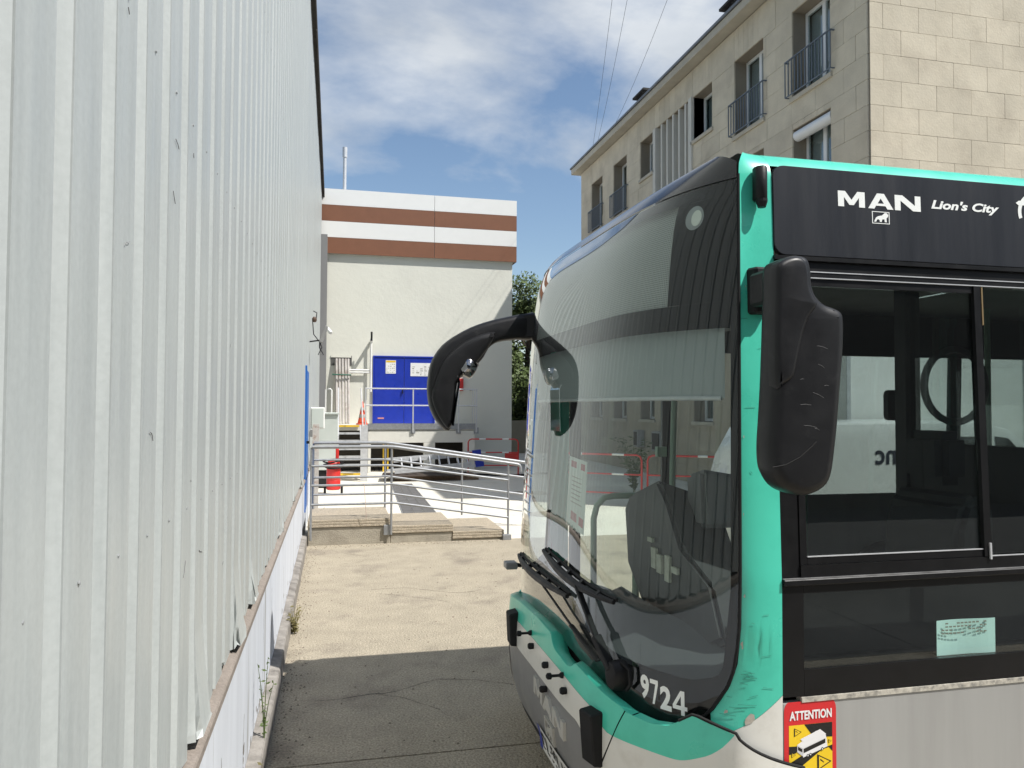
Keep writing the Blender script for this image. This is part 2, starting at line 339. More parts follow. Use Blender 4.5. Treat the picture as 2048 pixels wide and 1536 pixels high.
# ================================================================= CONCRETE STEPS AND HANDRAILS
M_step = mat('step_concrete', (.36, .325, .26), .92, var=.15, scale=6, col2=(.14, .12, .09), amt=.6, lo=.5, hi=.75, cscale=3.5, bump=.6, bscale=60, fine=.15)
M_peb = mat('pebble_slab', (.45, .385, .29), .9, var=.1, scale=9, bump=.9, bscale=110, fine=.4)
st = thing('concrete_steps', 'three weathered concrete steps with pebbled treads beside the grey hall', 'steps', (1, 11.5, 0))
for k, (xa, xb, h) in enumerate(((-.33, .79, .245), (.792, 1.675, .135), (1.677, 2.42, .03))):
    MB().box(xa, xb, 10.92, 12.14, -.01, h).build('step_base', M_step, st, bevel=.01)
    t = MB(); n = 14
    for q in range(3):
        t.box(xa-.004+.002*q, xb+.012-.002*q, 10.900+.002*q, 12.16, h+.002+q*.036, h+.0355+q*.036)
    t.build('tread_slab', M_peb, st, bevel=.006)
def rail(name, label, y, xe, ends, hook):
    t = thing(name, label, 'handrail', (1, y, 0), 'steel handrails of the concrete steps')
    hs = [(1.357, 1.357, 1.106), (1.097, 1.097, .858), (.83, .838, .586), (.568, .578, .32)]
    for k, (a, b_, c) in enumerate(hs):
        sl = (c-b_)/(2.478-.8); ze = b_+sl*(xe-.8); r = .024 if k == 0 else .0165
        pts = [(-.29, y, a), (.72, y, a), (.80, y, b_-.003), (.88, y, b_+sl*.08), (xe, y, ze)]
        if k == 0 and hook: pts += [(xe+.12, y, ze-.018), (xe+.16, y, ze-.03), (xe+.178, y, ze-.06), (xe+.18, y, ze-.13)]
        MB().tube(pts, r, 10).build('rail', M_steel, t, smooth=50)
    for x, z0, z1 in ends: MB().tube([(x, y+.002, z0), (x, y+.002, z1)], .0155, 10).build('post', M_steel, t, smooth=50)
    return t
ra = rail('steel_handrail', 'nearer galvanised handrail of the concrete steps, its end bent down', 10.86, 2.48, [(-.29, .08, 1.35), (.80, .13, 1.35), (2.478, -.0, 1.10)], True)
MB().box(.70, .79, 10.88, 10.93, .12, .26).build('foot_plate', M_steel, ra, bevel=.003)
MB().box(2.40, 2.52, 10.83, 10.90, 0.0, .075).build('foot_plate', M_steel, ra, bevel=.003)
rb = rail('steel_handrail', 'farther galvanised handrail of the concrete steps, in front of the yard', 12.08, 3.15, [(-.29, .34, 1.35), (.79, .34, 1.35), (2.0, .2, 1.17), (3.1, -.0, 1.0)], False)
s = MB(); s.tube([(.42, 10.84, .85), (.44, 10.83, .6), (.455, 10.84, .40), (.455, 10.87, .355)], .004, 5)
so_ = s.build('string', mat('pale_string', (.5, .38, .33), .8)); tag(so_, 'thin pinkish string hanging from the nearer handrail', 'string')
# ================================================================= FAR WHITE BUILDING
M_rend = mat('cream_render', (.70, .70, .62), .9, var=.025, scale=1.5, col2=(.62, .615, .54), amt=.5, lo=.5, hi=.75, cscale=.7, bump=.25, bscale=8)
M_fw = mat('white_fascia', (.80, .80, .77), .5, var=.02); M_fb = mat('brown_fascia', (.21, .088, .045), .55, var=.06, scale=4)
bd = thing('white_service_building', 'cream rendered flat roofed building with white and brown striped parapet', 'building', (2.5, 24, 0))
YW = 23.8; RX = 5.53
w = MB(); w.box(-.6, RX, YW, 36, 0, 6.7); w.build('wall', M_rend, bd)
for k in range(4):
    za = 8.53-.494*(k+1); zb = 8.53-.494*k-.006
    for xa, xb in ((-.62, 3.0), (3.012, 5.645)):
        MB().box(xa, xb, 23.69, 23.73, za, zb).build('fascia_board', M_fw if k % 2 == 0 else M_fb, bd)
    MB().box(5.605, 5.645, 23.735, 36, za, zb).build('fascia_board', M_fw if k % 2 == 0 else M_fb, bd)
MB().box(-.6, 5.6, 23.735, 35.9, 6.57, 8.46).build('parapet_core', M_fw, bd)
stk = MB(); stk.tube([(.255, 24.6, 8.4), (.255, 24.6, 10.0)], .055, 12); stk.tube([(.255, 24.6, 9.80), (.255, 24.6, 10.12)], .075, 12); stk.build('flue_pipe', M_alu, bd, smooth=40)
# openings / things on the wall
MB().box(-.1, .52, YW-.015, YW, 3.16, 3.46).build('vent_opening', mat('vent_grey', (.09, .09, .085), .7), bd)
MB().box(-.1, .5, YW-.03, YW-.016, 3.40, 3.46).build('vent_lintel', M_rend, bd)
dd = thing('blue_double_door', 'blue steel double door with notices above the loading platform', 'door', (2.1, YW, 1.4), None)
for xa, xb in ((1.20, 2.10), (2.112, 3.02)): MB().box(xa, xb, YW-.05, YW-.001, 1.40, 3.43).build('door_leaf', M_blue, dd, bevel=.004)
f = MB(); f.box(1.155, 1.197, YW-.07, YW-.002, 1.40, 3.475); f.box(3.023, 3.065, YW-.07, YW-.002, 1.40, 3.475); f.box(1.198, 3.022, YW-.07, YW-.002, 3.433, 3.475); f.build('door_frame', M_blue, dd)
MB().box(2.05, 2.075, YW-.10, YW-.051, 2.32, 2.44).build('door_handle', M_black, dd)
def notice(parent, x0, x1, z0, z1, y, head, seed):
    p = MB().box(x0, x1, y-.006, y, z0, z1).build('notice', mat('notice_white', (.8, .8, .78), .5, var=.02), parent)
    rn = random.Random(seed)
    if head: MB().box(x0+.01, x1-.01, y-.008, y-.0065, z1-(z1-z0)*.16, z1-.01).build('notice_header', M_yel, p)
    t = MB(); w_ = x1-x0; h = z1-z0
    for r in range(5):
        for c in range(5):
            if rn.random() < .8: xx = x0+w_*(.08+.18*c); zz_ = z0+h*(.08+.15*r); t.box(xx, xx+w_*rn.uniform(.05, .13), y-.008, y-.0065, zz_, zz_+h*rn.uniform(.02, .07))
    t.build('notice_print', mat('print_grey', (.25, .24, .2), .6), p)
notice(dd, 1.54, 1.85, 2.93, 3.34, YW-.052, True, 1); notice(dd, 2.30, 2.98, 2.86, 3.27, YW-.052, False, 2)
MB().box(1.31, 1.5, YW-.056, YW-.051, 1.54, 1.58).build('small_sticker', mat('pink_sticker', (.6, .25, .22), .5), dd)
rs = MB().box(3.72, 3.95, YW-.12, YW-.001, 2.42, 2.80).build('red_box', M_red, None, bevel=.01); tag(rs, 'small red box on the cream wall right of the blue door', 'box')
# pipe with stop valve on wall
pp = thing('wall_pipe', 'white pipe run with black tipped vent on the cream wall', 'pipe', (1.0, YW, 2.4))
b = MB(); b.tube([(1.09, YW-.12, 2.36), (1.09, YW-.12, 3.93)], .035, 10); b.tube([(.3, YW-.1, 3.02), (1.08, YW-.1, 3.02)], .03, 8); b.tube([(.3, YW-.1, 2.95), (1.08, YW-.1, 2.95)], .03, 8); b.build('pipe', M_white, pp, smooth=40)
b = MB(); b.tube([(1.09, YW-.001, 3.9), (1.09, YW-.40, 3.93)], .05, 10); b.build('bracket', M_white, pp, smooth=40)
b = MB(); b.tube([(1.09, YW-.40, 3.90), (1.09, YW-.40, 4.17)], .03, 8); b.build('vent_tip', M_black, pp)
# leaning tubes
for i, (x, dx, c) in enumerate(((.06, .03, 0), (.15, .035, 1), (.24, .025, 2), (.33, .03, 1), (.41, .02, 0))):
    o = MB().tube([(x+.03, YW-.38-.02*i, 1.40), (x, YW-.10, 3.36)], .036, 10).build('leaning_tube', mat('dirty_pvc', (.52, .49, .46), .5, var=.2, scale=5, col2=(.2, .1, .06), amt=.6, lo=.55, hi=.7, cscale=4), None, smooth=40)
    tag(o, ['leftmost', 'second', 'middle', 'fourth', 'rightmost'][i]+' of five dirty grey tubes leaning against the cream wall', 'tube', 'tubes leaning on the cream wall')
o = MB().tube([(-.06, YW-.30, 2.87), (.5, YW-.30, 2.86)], .022, 8).build('tie_bar', mat('green_strap', (.03, .12, .08), .6)); tag(o, 'dark green strap bar holding the leaning tubes', 'bar')
# platform
PF = 22.6
pf = thing('loading_platform', 'raised white loading platform with two dark openings and steel edge', 'platform', (2.4, 23, 0))
M_plat = mat('platform_white', (.68, .67, .61), .9, var=.05, scale=2, bump=.2, bscale=10)
MB().box(-.42, 4.10, PF+.02, YW-.001, 1.22, 1.385).build('deck', M_plat, pf)
MB().box(.98, 4.12, PF, PF+.18, .86, 1.21).build('front_beam', M_plat, pf)
for xa, xb in ((.98, 1.06), (2.60, 2.93), (3.78, 4.12)): MB().box(xa, xb, PF+.002, PF+.18, 0, .858).build('pillar', M_plat, pf)
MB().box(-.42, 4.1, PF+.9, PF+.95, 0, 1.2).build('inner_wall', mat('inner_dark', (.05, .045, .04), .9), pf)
MB().box(3.96, 4.118, PF+.19, YW-.002, 0, 1.21).build('side_wall', M_plat, pf)
for x in (1.42, 1.55, 1.68): MB().box(x, x+.04, PF+.25, PF+.29, 0, .9).build('yellow_post', M_yel, pf)
MB().box(.96, 4.14, PF-.03, PF-.002, 1.25, 1.42).build('edge_channel', M_steel, pf)
pr = thing('platform_railing', 'galvanised railing along the edge of the loading platform', 'railing', (2.5, PF, 1.2))
for x in (.90, 2.27, 3.62, 4.16): MB().box(x-.018, x+.018, PF-.062, PF-.034, 1.16, 2.44).build('post', M_alu, pr); MB().box(x-.07, x+.07, PF-.033, PF-.0302, 1.12, 1.30).build('bracket', M_steel, pr)
for z in (2.44, 1.95): MB().tube([(.88, PF-.05, z), (4.18, PF-.05, z), (4.18, YW-.02, z)], .02, 8).build('rail', M_alu, pr, smooth=40)
for x in (4.18,):
    for yy in (22.95, 23.35): MB().tube([(x, yy, 1.4), (x, yy, 2.44)], .012, 6).build('baluster', M_alu, pr)
# metal staircase
ms = thing('metal_staircase', 'galvanised metal staircase with yellow nosings up to the loading platform', 'stairs', (.45, 21, 0))
nst = 7
for k in range(nst):
    z = .2*(k+1)-.02; y = 20.35+k*.33
    tt = MB(); tt.box(.13, .72, y, y+.29, z-.03, z)
    tt.build('tread', mat('checker_plate', (.5, .5, .49), .5, metal=.6, var=.3, scale=40), ms)
    MB().box(.13, .72, y-.012, y-.002, z-.05, z+.004).build('nosing', M_yel if k in (0, nst-1) else M_alu, ms)
for x in (.10, .74):
    MB().hexa([(x-.012, 20.25, -.0), (x+.012, 20.25, -.0), (x+.012, 20.5, 0), (x-.012, 20.5, 0), (x-.012, 22.35, 1.39), (x+.012, 22.35, 1.39), (x+.012, 22.58, 1.39), (x-.012, 22.58, 1.39)]).build('stringer', M_alu, ms)
    MB().tube([(x+.02, 20.4, .1), (x+.02, 20.4, 1.15), (x+.02, 22.5, 2.44)], .02, 8).build('handrail', M_alu, ms, smooth=40)
MB().box(.68, .86, 20.02, 20.08, 0.0, 1.42).build('front_post', M_alu, ms)
# traffic cone on platform
cn = thing('traffic_cone', 'orange traffic cone with dirty grey bands standing on the loading platform', 'cone', (.82, 22.9, 1.386))
M_or = mat('cone_orange', (.75, .09, .025), .55, var=.12, scale=9)
c0 = (.82, 22.9, 1.386)
MB().box(.64, 1.0, 22.72, 23.08, 1.386, 1.42).build('base', M_or, cn, bevel=.01)
MB().lathe([(.14, .034), (.105, .2), (.085, .30), (.062, .42), (.045, .5), (.022, .66), (.018, .68)], c0, 18).build('cone_body', M_or, cn, smooth=50)
MB().lathe([(.1075, .2), (.0875, .30)], c0, 18).build('band', mat('dirty_band', (.33, .3, .27), .7, var=.3, scale=15), cn, smooth=50); MB().lathe([(.0645, .42), (.0475, .5)], c0, 18).build('band', MATS['dirty_band'], cn, smooth=50)
# cabinets at hall wall
M_cab = mat('cabinet_grey', (.52, .56, .52), .5, var=.05, streak=True)
cb = thing('electrical_cabinet', 'tall pale green electrical cabinet standing on legs by the hall', 'cabinet', (-.1, 18.6, 0))
MB().box(-.36, .10, 18.5, 18.95, .42, 1.72).build('cabinet_body', M_cab, cb, bevel=.01); MB().box(-.39, .13, 18.45, 19, 1.722, 1.77).build('cabinet_lid', M_cab, cb, bevel=.01)
MB().box(-.34, .08, 18.55, 18.9, 0, .42).build('cabinet_base', M_dark, cb)
cb2 = thing('wall_box', 'small white electrical box fixed to the hall wall beside the blue door', 'box', (-.3, 13.5, 1.5))
MB().box(-.40, -.155, 14.0, 14.12, 1.52, 1.90).build('box_body', M_white, cb2, bevel=.01); MB().box(-.38, -.175, 13.985, 13.999, 1.54, 1.88).build('box_door', M_cab, cb2, bevel=.004)
MB().box(-.40, -.29, 13.9, 14.0, 1.38, 1.50).build('socket', mat('socket_grey', (.2, .2, .2), .6), cb2)
pst = MB(); pst.box(-.34, -.235, 13.2, 13.3, 0, 1.62)
tag(pst.build('weathered_post', mat('flaked_post', (.5, .47, .43), .8, var=.2, scale=12, col2=(.2, .1, .06), amt=.7, lo=.55, hi=.7, cscale=12)), 'flaking white post against the hall behind the handrails', 'post')
# red vacuum drum
vd = thing('red_drum_trolley', 'red drum with coiled black hose on a wheeled trolley beside the metal stairs', 'trolley', (0, 17.2, 0))
o0 = (.01, 17.2, 0)
MB().lathe([(.13, .1), (.15, .12), (.15, .3), (.145, .31), (.15, .32), (.15, .62), (.12, .72), (.06, .76)], o0, 24).build('drum', M_red, vd, smooth=40)
MB().box(.05, .12, 17.1, 17.2, .6, 1.0).build('handle', M_red, vd, bevel=.01)
for k in range(4): MB().tube([(.01+(.19+.01*k)*cos(a*pi/10), 17.2+(.18+.01*k)*sin(a*pi/10), .62+.035*k+.05*sin(a*pi/10+k)) for a in range(20)], .017, 6, closed=True).build('hose', M_rubber, vd, smooth=60)
for x in (-.17, .19): MB().lathe([(.09, -.025), (.1, -.01), (.1, .01), (.09, .025)], (x, 17.25, .1), 16, 'x').build('wheel', M_rubber, vd)
# drain channel
M_gr = mat('grate_steel', (.16, .155, .15), .6, metal=.4, var=.2, scale=12)
gt = thing('drain_channel', 'steel drain channel cover running across the pale yard', 'drain', (1.6, 16, 0))
def gq(u, v): y = 13.2+v*6.0; xl = 1.23+(y-13.6)*.034; wd = .57-(y-13.6)*.018; return xl+u*wd, y
for k in range(12):
    for u0_, u1_ in ((.0, .32), (.34, .66), (.68, 1)):
        a = gq(u0_, k/12+.002); b = gq(u1_, k/12+.002); c = gq(u1_, (k+1)/12-.002); d = gq(u0_, (k+1)/12-.002)
        MB().hexa([(*a, -.01), (*b, -.01), (*c, -.01), (*d, -.01), (*a, .006), (*b, .006), (*c, .006), (*d, .006)]).build('grate_panel', M_gr, gt)
for u in (-.045, 1.02):
    a = gq(u, 0); b = gq(u+.03, 0); c = gq(u+.03, 1); d = gq(u, 1); MB().hexa([(*a, -.01), (*b, -.01), (*c, -.01), (*d, -.01), (*a, .008), (*b, .008), (*c, .008), (*d, .008)]).build('frame', M_steel, gt)
# manhole covers
for x, y, r, lb in ((4.3, 16.6, .42, 'round pale manhole cover in the yard near the drain channel'), (3.75, 13.3, .33, 'round pebbled manhole patch in the yard behind the handrails')):
    o = MB().lathe([(r, -.01), (r, .006), (r*.93, .008), (r*.9, .004), (0.001, .005)], (x, y, 0), 28).build('manhole_cover', M_peb); tag(o, lb, 'manhole')
# pallet with boards and ladder
pa = thing('wooden_pallet', 'old wooden pallet with dark boards lying on the yard under the ladder', 'pallet', (2.7, 20.4, 0))
M_wood = mat('old_wood', (.19, .13, .085), .85, var=.25, scale=12, bump=.3)
M_bd = mat('dark_board', (.06, .045, .036), .9, var=.25, scale=6)
for y in (19.95, 20.35, 20.75): MB().box(1.55, 3.75, y, y+.1, 0, .1).build('bearer', M_wood, pa)
for k in range(8): MB().box(1.5+k*.285, 1.72+k*.285, 19.9, 20.9, .101, .122).build('plank', M_wood, pa)
MB().hexa([(1.2, 19.75, .124), (3.2, 19.7, .124), (3.55, 20.7, .124), (1.3, 20.8, .124), (1.2, 19.75, .15), (3.2, 19.7, .15), (3.55, 20.7, .15), (1.3, 20.8, .15)]).build('sheet', M_bd, pa)
la = thing('aluminium_ladder', 'aluminium ladder lying flat on the pallet with blue foot pads', 'ladder', (2.6, 20.3, .15))
def lp(t, s, h): return (1.35+t*2.5, 19.95+t*.25+s*.42, .20+h+t*.16+s*.26)
for lv in (0, .07):
    for s_ in (0, 1): MB().bar(lp(0 if lv else .08, s_, lv), lp(1 if not lv else .9, s_, lv), .035, .065).build('side_rail', M_alu, la)
    for k in range(9): MB().bar(lp(.06+k*.1, .03, lv), lp(.06+k*.1, .97, lv), .035).build('rung', M_alu, la)
for s_ in (0, 1): MB().bar(lp(.94, s_, .04), lp(1.03, s_, .05), .1, .16).build('foot_pad', M_blue, la)
# red-white barriers
def barrier(label, A, B, plate=None):
    t = thing('red_barrier', label, 'barrier', (A[0], A[1], 0), 'red and white crowd barriers'); A = Vector((*A, 0)); B = Vector((*B, 0)); d = (B-A); ln_ = d.length; d.normalize()
    def P(s, z): q = A+d*s; return (q.x, q.y, z)
    fr = [P(0, .05), P(0, .9), P(.03, .97), P(.1, 1.0), P(ln_-.1, 1.0), P(ln_-.03, .97), P(ln_, .9), P(ln_, .05)]
    MB().tube(fr, .02, 8).build('frame', M_red, t, smooth=60)
    for z in (.62, .25): MB().tube([P(0, z), P(ln_, z)], .016, 8).build('rail', M_red, t, smooth=60)
    for z in (1.0, .62):
        for s_ in (.22, .68): MB().tube([P(ln_*s_, z), P(ln_*(s_+.13), z)], .0215, 8).build('white_band', M_white, t, smooth=60)
    n_ = Vector((-d.y, d.x, 0))
    for s_ in (0.0, ln_): q = A+d*s_; MB().bar((q-n_*.2)+Vector((0, 0, .02)), (q+n_*.2)+Vector((0, 0, .02)), .04, .03).build('foot', M_red, t)
    if plate: a = P(plate[0], .60); b_ = P(plate[1], .60); MB().hexa([(a[0], a[1]-.01, .36), (b_[0], b_[1]-.01, .36), (b_[0], b_[1]+.01, .36), (a[0], a[1]+.01, .36), (a[0], a[1]-.01, .6), (b_[0], b_[1]-.01, .6), (b_[0], b_[1]+.01, .6), (a[0], a[1]+.01, .6)]).build('name_plate', M_red, t)
    return t
barrier('red and white barrier in front of the white building corner', (3.75, 21.6), (5.15, 21.3), (1.05, 1.43))
barrier('red and white barrier behind the bus beside a shrub', (4.3, 14.9), (5.8, 13.85))
barrier('red and white barrier behind the bus next to the white van', (5.9, 13.8), (7.1, 13.1))
# hose on ground
o = MB().tube([(3.4+i*.25, 20.9+.25*sin(i*.8), .03) for i in range(12)], .028, 6).build('black_hose', M_rubber, None, smooth=60); tag(o, 'black hose lying on the yard beside the pallet', 'hose')
# floodlight & camera on hall
fl = thing('floodlight', 'small floodlight with looped cable high on the hall wall', 'floodlight', (-.3, 13.5, 3.1))
MB().hexa([(-.26, 13.4, 3.02), (-.20, 13.4, 3.0), (-.20, 13.6, 3.0), (-.26, 13.6, 3.02), (-.16, 13.4, 3.30), (-.11, 13.4, 3.28), (-.11, 13.6, 3.28), (-.16, 13.6, 3.30)]).build('lamp_body', mat('lamp_grey', (.25, .25, .24), .5), fl, bevel=.006)
MB().tube([(-.42, 13.5, 3.02), (-.24, 13.5, 3.05)], .012, 6).build('bracket', M_black, fl)
MB().tube([(-.36, 13.5, 3.55), (-.30, 13.5, 3.52), (-.31, 13.5, 3.43), (-.37, 13.5, 3.38), (-.35, 13.5, 3.15), (-.25, 13.5, 3.02), (-.21, 13.5, 2.93), (-.27, 13.5, 2.8), (-.18, 13.5, 2.8), (-.25, 13.5, 2.92), (-.25, 13.5, 3.04)], .008, 6).build('cable', M_black, fl, smooth=60)
MB().lathe([(.03, 0), (.04, .03), (.04, .06), (.02, .09)], (-.34, 13.5, 3.36), 12).build('junction', mat('junction_brown', (.1, .06, .04), .6), fl)
sc_ = thing('security_camera', 'white security camera on the grey return wall', 'camera', (-.2, 22.8, 4.0))
MB().tube([(-.24, 22.88, 4.15), (-.24, 22.7, 4.15)], .03, 8).build('mount', M_white, sc_); MB().bar((-.22, 22.75, 4.18), (-.10, 22.5, 4.02), .09, .09).build('camera_body', M_white, sc_, bevel=.012)
# short railing behind cabinet
sr = thing('short_handrail', 'short white handrail behind the electrical cabinet', 'handrail', (-.1, 21.5, 1.4))
MB().tube([(-.22, 21.6, 1.3), (-.22, 21.6, 2.38), (-.10, 21.6, 2.40), (-.06, 21.6, 2.36), (-.06, 21.6, 1.3)], .02, 8).build('rail', M_white, sr, smooth=50)
# yard wall and trees beyond
o = MB().box(4.6, 14, 31.0, 31.3, 0, 1.35).build('boundary_wall', mat('beige_wall', (.30, .27, .2), .85, var=.1), None); tag(o, 'low beige boundary wall under the trees beyond the white building', 'wall')
M_leafs = [mat('leaf_a', (.055, .085, .022), .6, var=.35, scale=2.2, rnd=.1), mat('leaf_b', (.075, .11, .03), .6, var=.35, scale=2.2)]
M_bark = mat('bark', (.1, .08, .06), .9, var=.3, bump=.5)
def tree(name, label, x, y, h, r, n, seed, zlow=.3, leaf=.16, m=None):
    t = thing(name, label, 'tree', (x, y, 0), 'trees beyond the yard'); rn = random.Random(seed)
    tr = MB().tube([(x, y, -.1), (x+.05, y, h*.3), (x-.05, y+.1, h*.55), (x, y, h*.85)], [r*.09, r*.07, r*.05, r*.015], 8); tips = []
    for k in range(9):
        a = rn.uniform(0, 2*pi); z0 = h*rn.uniform(.25, .7); q = (x+cos(a)*r*.7, y+sin(a)*r*.7, z0+h*.18); tr.tube([(x, y, z0), (x+cos(a)*r*.35, y+sin(a)*r*.35, z0+h*.08), q], [r*.03, r*.02, r*.006], 5)
    tr.build('trunk', M_bark, t, smooth=60)
    cl = []
    for k in range(46):
        a = rn.uniform(0, 2*pi); u = rn.random()**.6; z = h*(zlow+(1-zlow)*rn.random()); w_ = sqrt(max(.05, 1-((z/h-(zlow+1)/2)/((1-zlow)/2*1.08))**2)); cl.append((x+cos(a)*u*r*w_, y+sin(a)*u*r*w_, z, r*rn.uniform(.2, .36)))
    vs = []; fs = []
    for i in range(n):
        cx, cy, cz, cr = rn.choice(cl); d = Vector((rn.gauss(0, 1), rn.gauss(0, 1), rn.gauss(0, 1))).normalized()*cr*rn.random()**.4; c = Vector((cx, cy, cz))+d
        a = Vector((rn.gauss(0, 1), rn.gauss(0, 1), rn.gauss(0, 1))).normalized(); b_ = a.orthogonal().normalized(); s_ = leaf*rn.uniform(.6, 1.2); k = len(vs)
        vs += [c-a*s_*.6, c+b_*s_*.3, c+a*s_*.6, c-b_*s_*.3]; fs.append((k, k+1, k+2, k+3))
    MB().add(vs, fs).build('crown', m or M_leafs[seed % 2], t, recalc=False)
tree('leafy_tree', 'tall leafy tree between the white building and the bus', 8.6, 33.6, 7.2, 2.6, 30000, 1, .05, .2)
tree('leafy_tree', 'broad green tree farther right behind the bus roof line', 12.6, 36, 6.4, 2.6, 14000, 2, .1, .2)
# ================================================================= STONE APARTMENT BLOCK
M_stone = mat('limestone', (.57, .505, .385), .9, var=.14, scale=1.6, col2=(.38, .32, .24), amt=.5, lo=.5, hi=.75, cscale=1.3, bump=.25, bscale=25, rnd=.05, fine=.08)
M_core = mat('stone_core', (.25, .215, .165), .95, var=.1)
M_sill = mat('sill_stone', (.46, .42, .34), .9, var=.1, bump=.2)
M_wfr = mat('white_frame', (.72, .73, .72), .4, var=.03)
M_win = glass('window_glass', (.75, .8, .8), refl=1.8)
M_rail = mat('grey_blue_rail', (.12, .145, .175), .5, var=.1)
M_room = mat('room_dark', (.06, .06, .065), .9); M_curt = mat('curtain', (.55, .56, .56), .9, var=.1, streak=True)
FXb = 9.0; Y0, Y1 = 11.4, 27.25; X2 = 20.0; ZR = 10.72
ap = thing('stone_apartment_block', 'long limestone apartment block with balconettes and louvred bay above the bus', 'building', (9, 19, 0))
cols = [(12.43, 13.65), (14.72, 15.95), (17.03, 18.06), (20.52, 21.56), (22.67, 23.85), (24.92, 26.08)]
FL = 2.42
ops = []
for fl_ in range(4):
    hd = 9.97-FL*fl_
    for ci, (a, b_) in enumerate(cols):
        fr = ci not in (2, 3)
        z0 = (8.2 if fr else 8.82)-FL*fl_
        if fl_ == 3: z0 = 1.57
        ops.append((a, b_, z0, hd if fl_ < 3 else 2.72, fr and fl_ < 3, fl_, ci))
LV = (18.07, 20.51, 3.1, 9.99)
allop = [(a, b_, c, d) for a, b_, c, d, *_ in ops]+[LV]
ys = sorted({Y0, Y1}|{q for o in allop for q in o[:2]}); zs = sorted({0., ZR}|{q for o in allop for q in o[2:]})
core = MB()
for ya, yb in zip(ys, ys[1:]):
    run = None
    for za, zb in zip(zs, zs[1:]):
        inside = any(o[0] <= ya+1e-4 and yb <= o[1]+1e-4 and o[2] <= za+1e-4 and zb <= o[3]+1e-4 for o in allop)
        if inside:
            if run: core.box(FXb+.02, FXb+.4, ya, yb, *run); run = None
        else: run = (run[0], zb) if run else (za, zb)
    if run: core.box(FXb+.02, FXb+.4, ya, yb, *run)
core.build('wall', M_core, ap)
MB().box(FXb+.9, X2, Y0+.3, Y1, 0, ZR).build('inner_core', M_room, ap)
MB().box(FXb+.41, X2, Y0+.02, Y0+.28, 0, ZR).build('end_wall', M_core, ap)
MB().box(FXb+.41, FXb+.9, Y1-.3, Y1-.01, 0, ZR).build('end_wall', M_core, ap)
CO = .455; ZB = [6.75-CO*2+CO*k for k in range(10)]+[10.70]
G = .006
def cut(a, b_, za, zb):
    segs = [(a, b_)]
    for o in allop:
        if o[3] <= za+.02 or o[2] >= zb-.02: continue
        ns = []
        for p, q in segs:
            if o[1] <= p or o[0] >= q: ns.append((p, q)); continue
            if o[0]-p > .05: ns.append((p, o[0]))
            if q-o[1] > .05: ns.append((o[1], q))
        segs = ns
    return segs
rn = random.Random(11)
for k, (za, zb) in enumerate(zip(ZB, ZB[1:])):
    y = Y0+.02; first = True
    while y < Y1-.01:
        l = (.30 if k % 2 else .63) if first else .84+rn.uniform(-.06, .06); first = False
        ye = min(y+l, Y1)
        if Y1-ye < .25: ye = Y1
        # stones that fit under / over an opening keep their part of the course
        for p, q in cut(y, ye, za, zb):
            zt, zl = zb, za
            block('stone', M_stone, ap, FXb-.012+rn.uniform(-.003, .003), FXb+.021, p+G/2, q-G/2, zl+G/2, zt-G/2)
        y = ye
    # partial stones between course line and window heads / sills
    for o in allop:
        if za < o[3]-.02 < zb-.04 and o[3] > za+.02:
            nv = 6 if o is not LV else 7
            for i in range(nv): block('voussoir', M_stone, ap, FXb-.011, FXb+.021, o[0]+(o[1]-o[0])*i/nv+G/2, o[0]+(o[1]-o[0])*(i+1)/nv-G/2, o[3]+G/2, zb-G/2)
        if za+.04 < o[2] < zb-.02 and o is not LV:
            block('stone', M_stone, ap, FXb-.011, FXb+.021, o[0]+G/2, (o[0]+o[1])/2-G/2, za+G/2, o[2]-.1); block('stone', M_stone, ap, FXb-.011, FXb+.021, (o[0]+o[1])/2+G/2, o[1]-G/2, za+G/2, o[2]-.1)
    # end gable stones
    x = FXb+.022; first = True
    while x < 13.6:
        l = (.265 if k % 2 == 0 else .63) if first else .725+rn.uniform(-.012, .012); first = False
        block('stone', M_stone, ap, x+G/2, x+l-G/2, Y0-.012+rn.uniform(-.002, .002), Y0+.021, za+G/2, zb-G/2); x += l
M_st2 = mat('limestone_far', (.40, .35, .27), .9, var=.14, scale=1.4, bump=.2, bscale=20)
MB().box(13.62, X2, Y0-.01, Y0+.019, 0, ZR).build('end_facing', M_st2, ap); MB().box(FXb+.022, 13.6, Y0-.01, Y0+.019, 0, ZB[0]-.003).build('end_facing', M_st2, ap)
base_f = MB()
zs2 = [0, .9, 1.5, ZB[0]]
for ya, yb in zip(ys, ys[1:]):
    run = None; zz2 = sorted(set([0, ZB[0]-.003]+[z for z in zs if z < ZB[0]]))
    for za, zb in zip(zz2, zz2[1:]):
        inside = any(o[0] <= ya+1e-4 and yb <= o[1]+1e-4 and o[2] <= za+1e-4 and zb <= o[3]+1e-4 for o in allop)
        if not inside: base_f.box(FXb-.01, FXb+.018, ya, yb, za, zb)
base_f.build('lower_facing', M_st2, ap)
for z in (.35, .62, 1.42): MB().box(FXb-.035, FXb-.011, Y0, Y1, z, z+.09).build('band_course', M_st2, ap)
MB().box(FXb-.32, X2, Y0-.12, Y1+.3, ZR+.004, ZR+.20).build('cornice', M_sill, ap, bevel=.01)
MB().box(FXb-.36, X2, Y0-.16, Y1+.34, ZR+.204, ZR+.27).build('roof_edge', mat('zinc_edge', (.2, .2, .2), .5, metal=.5), ap)
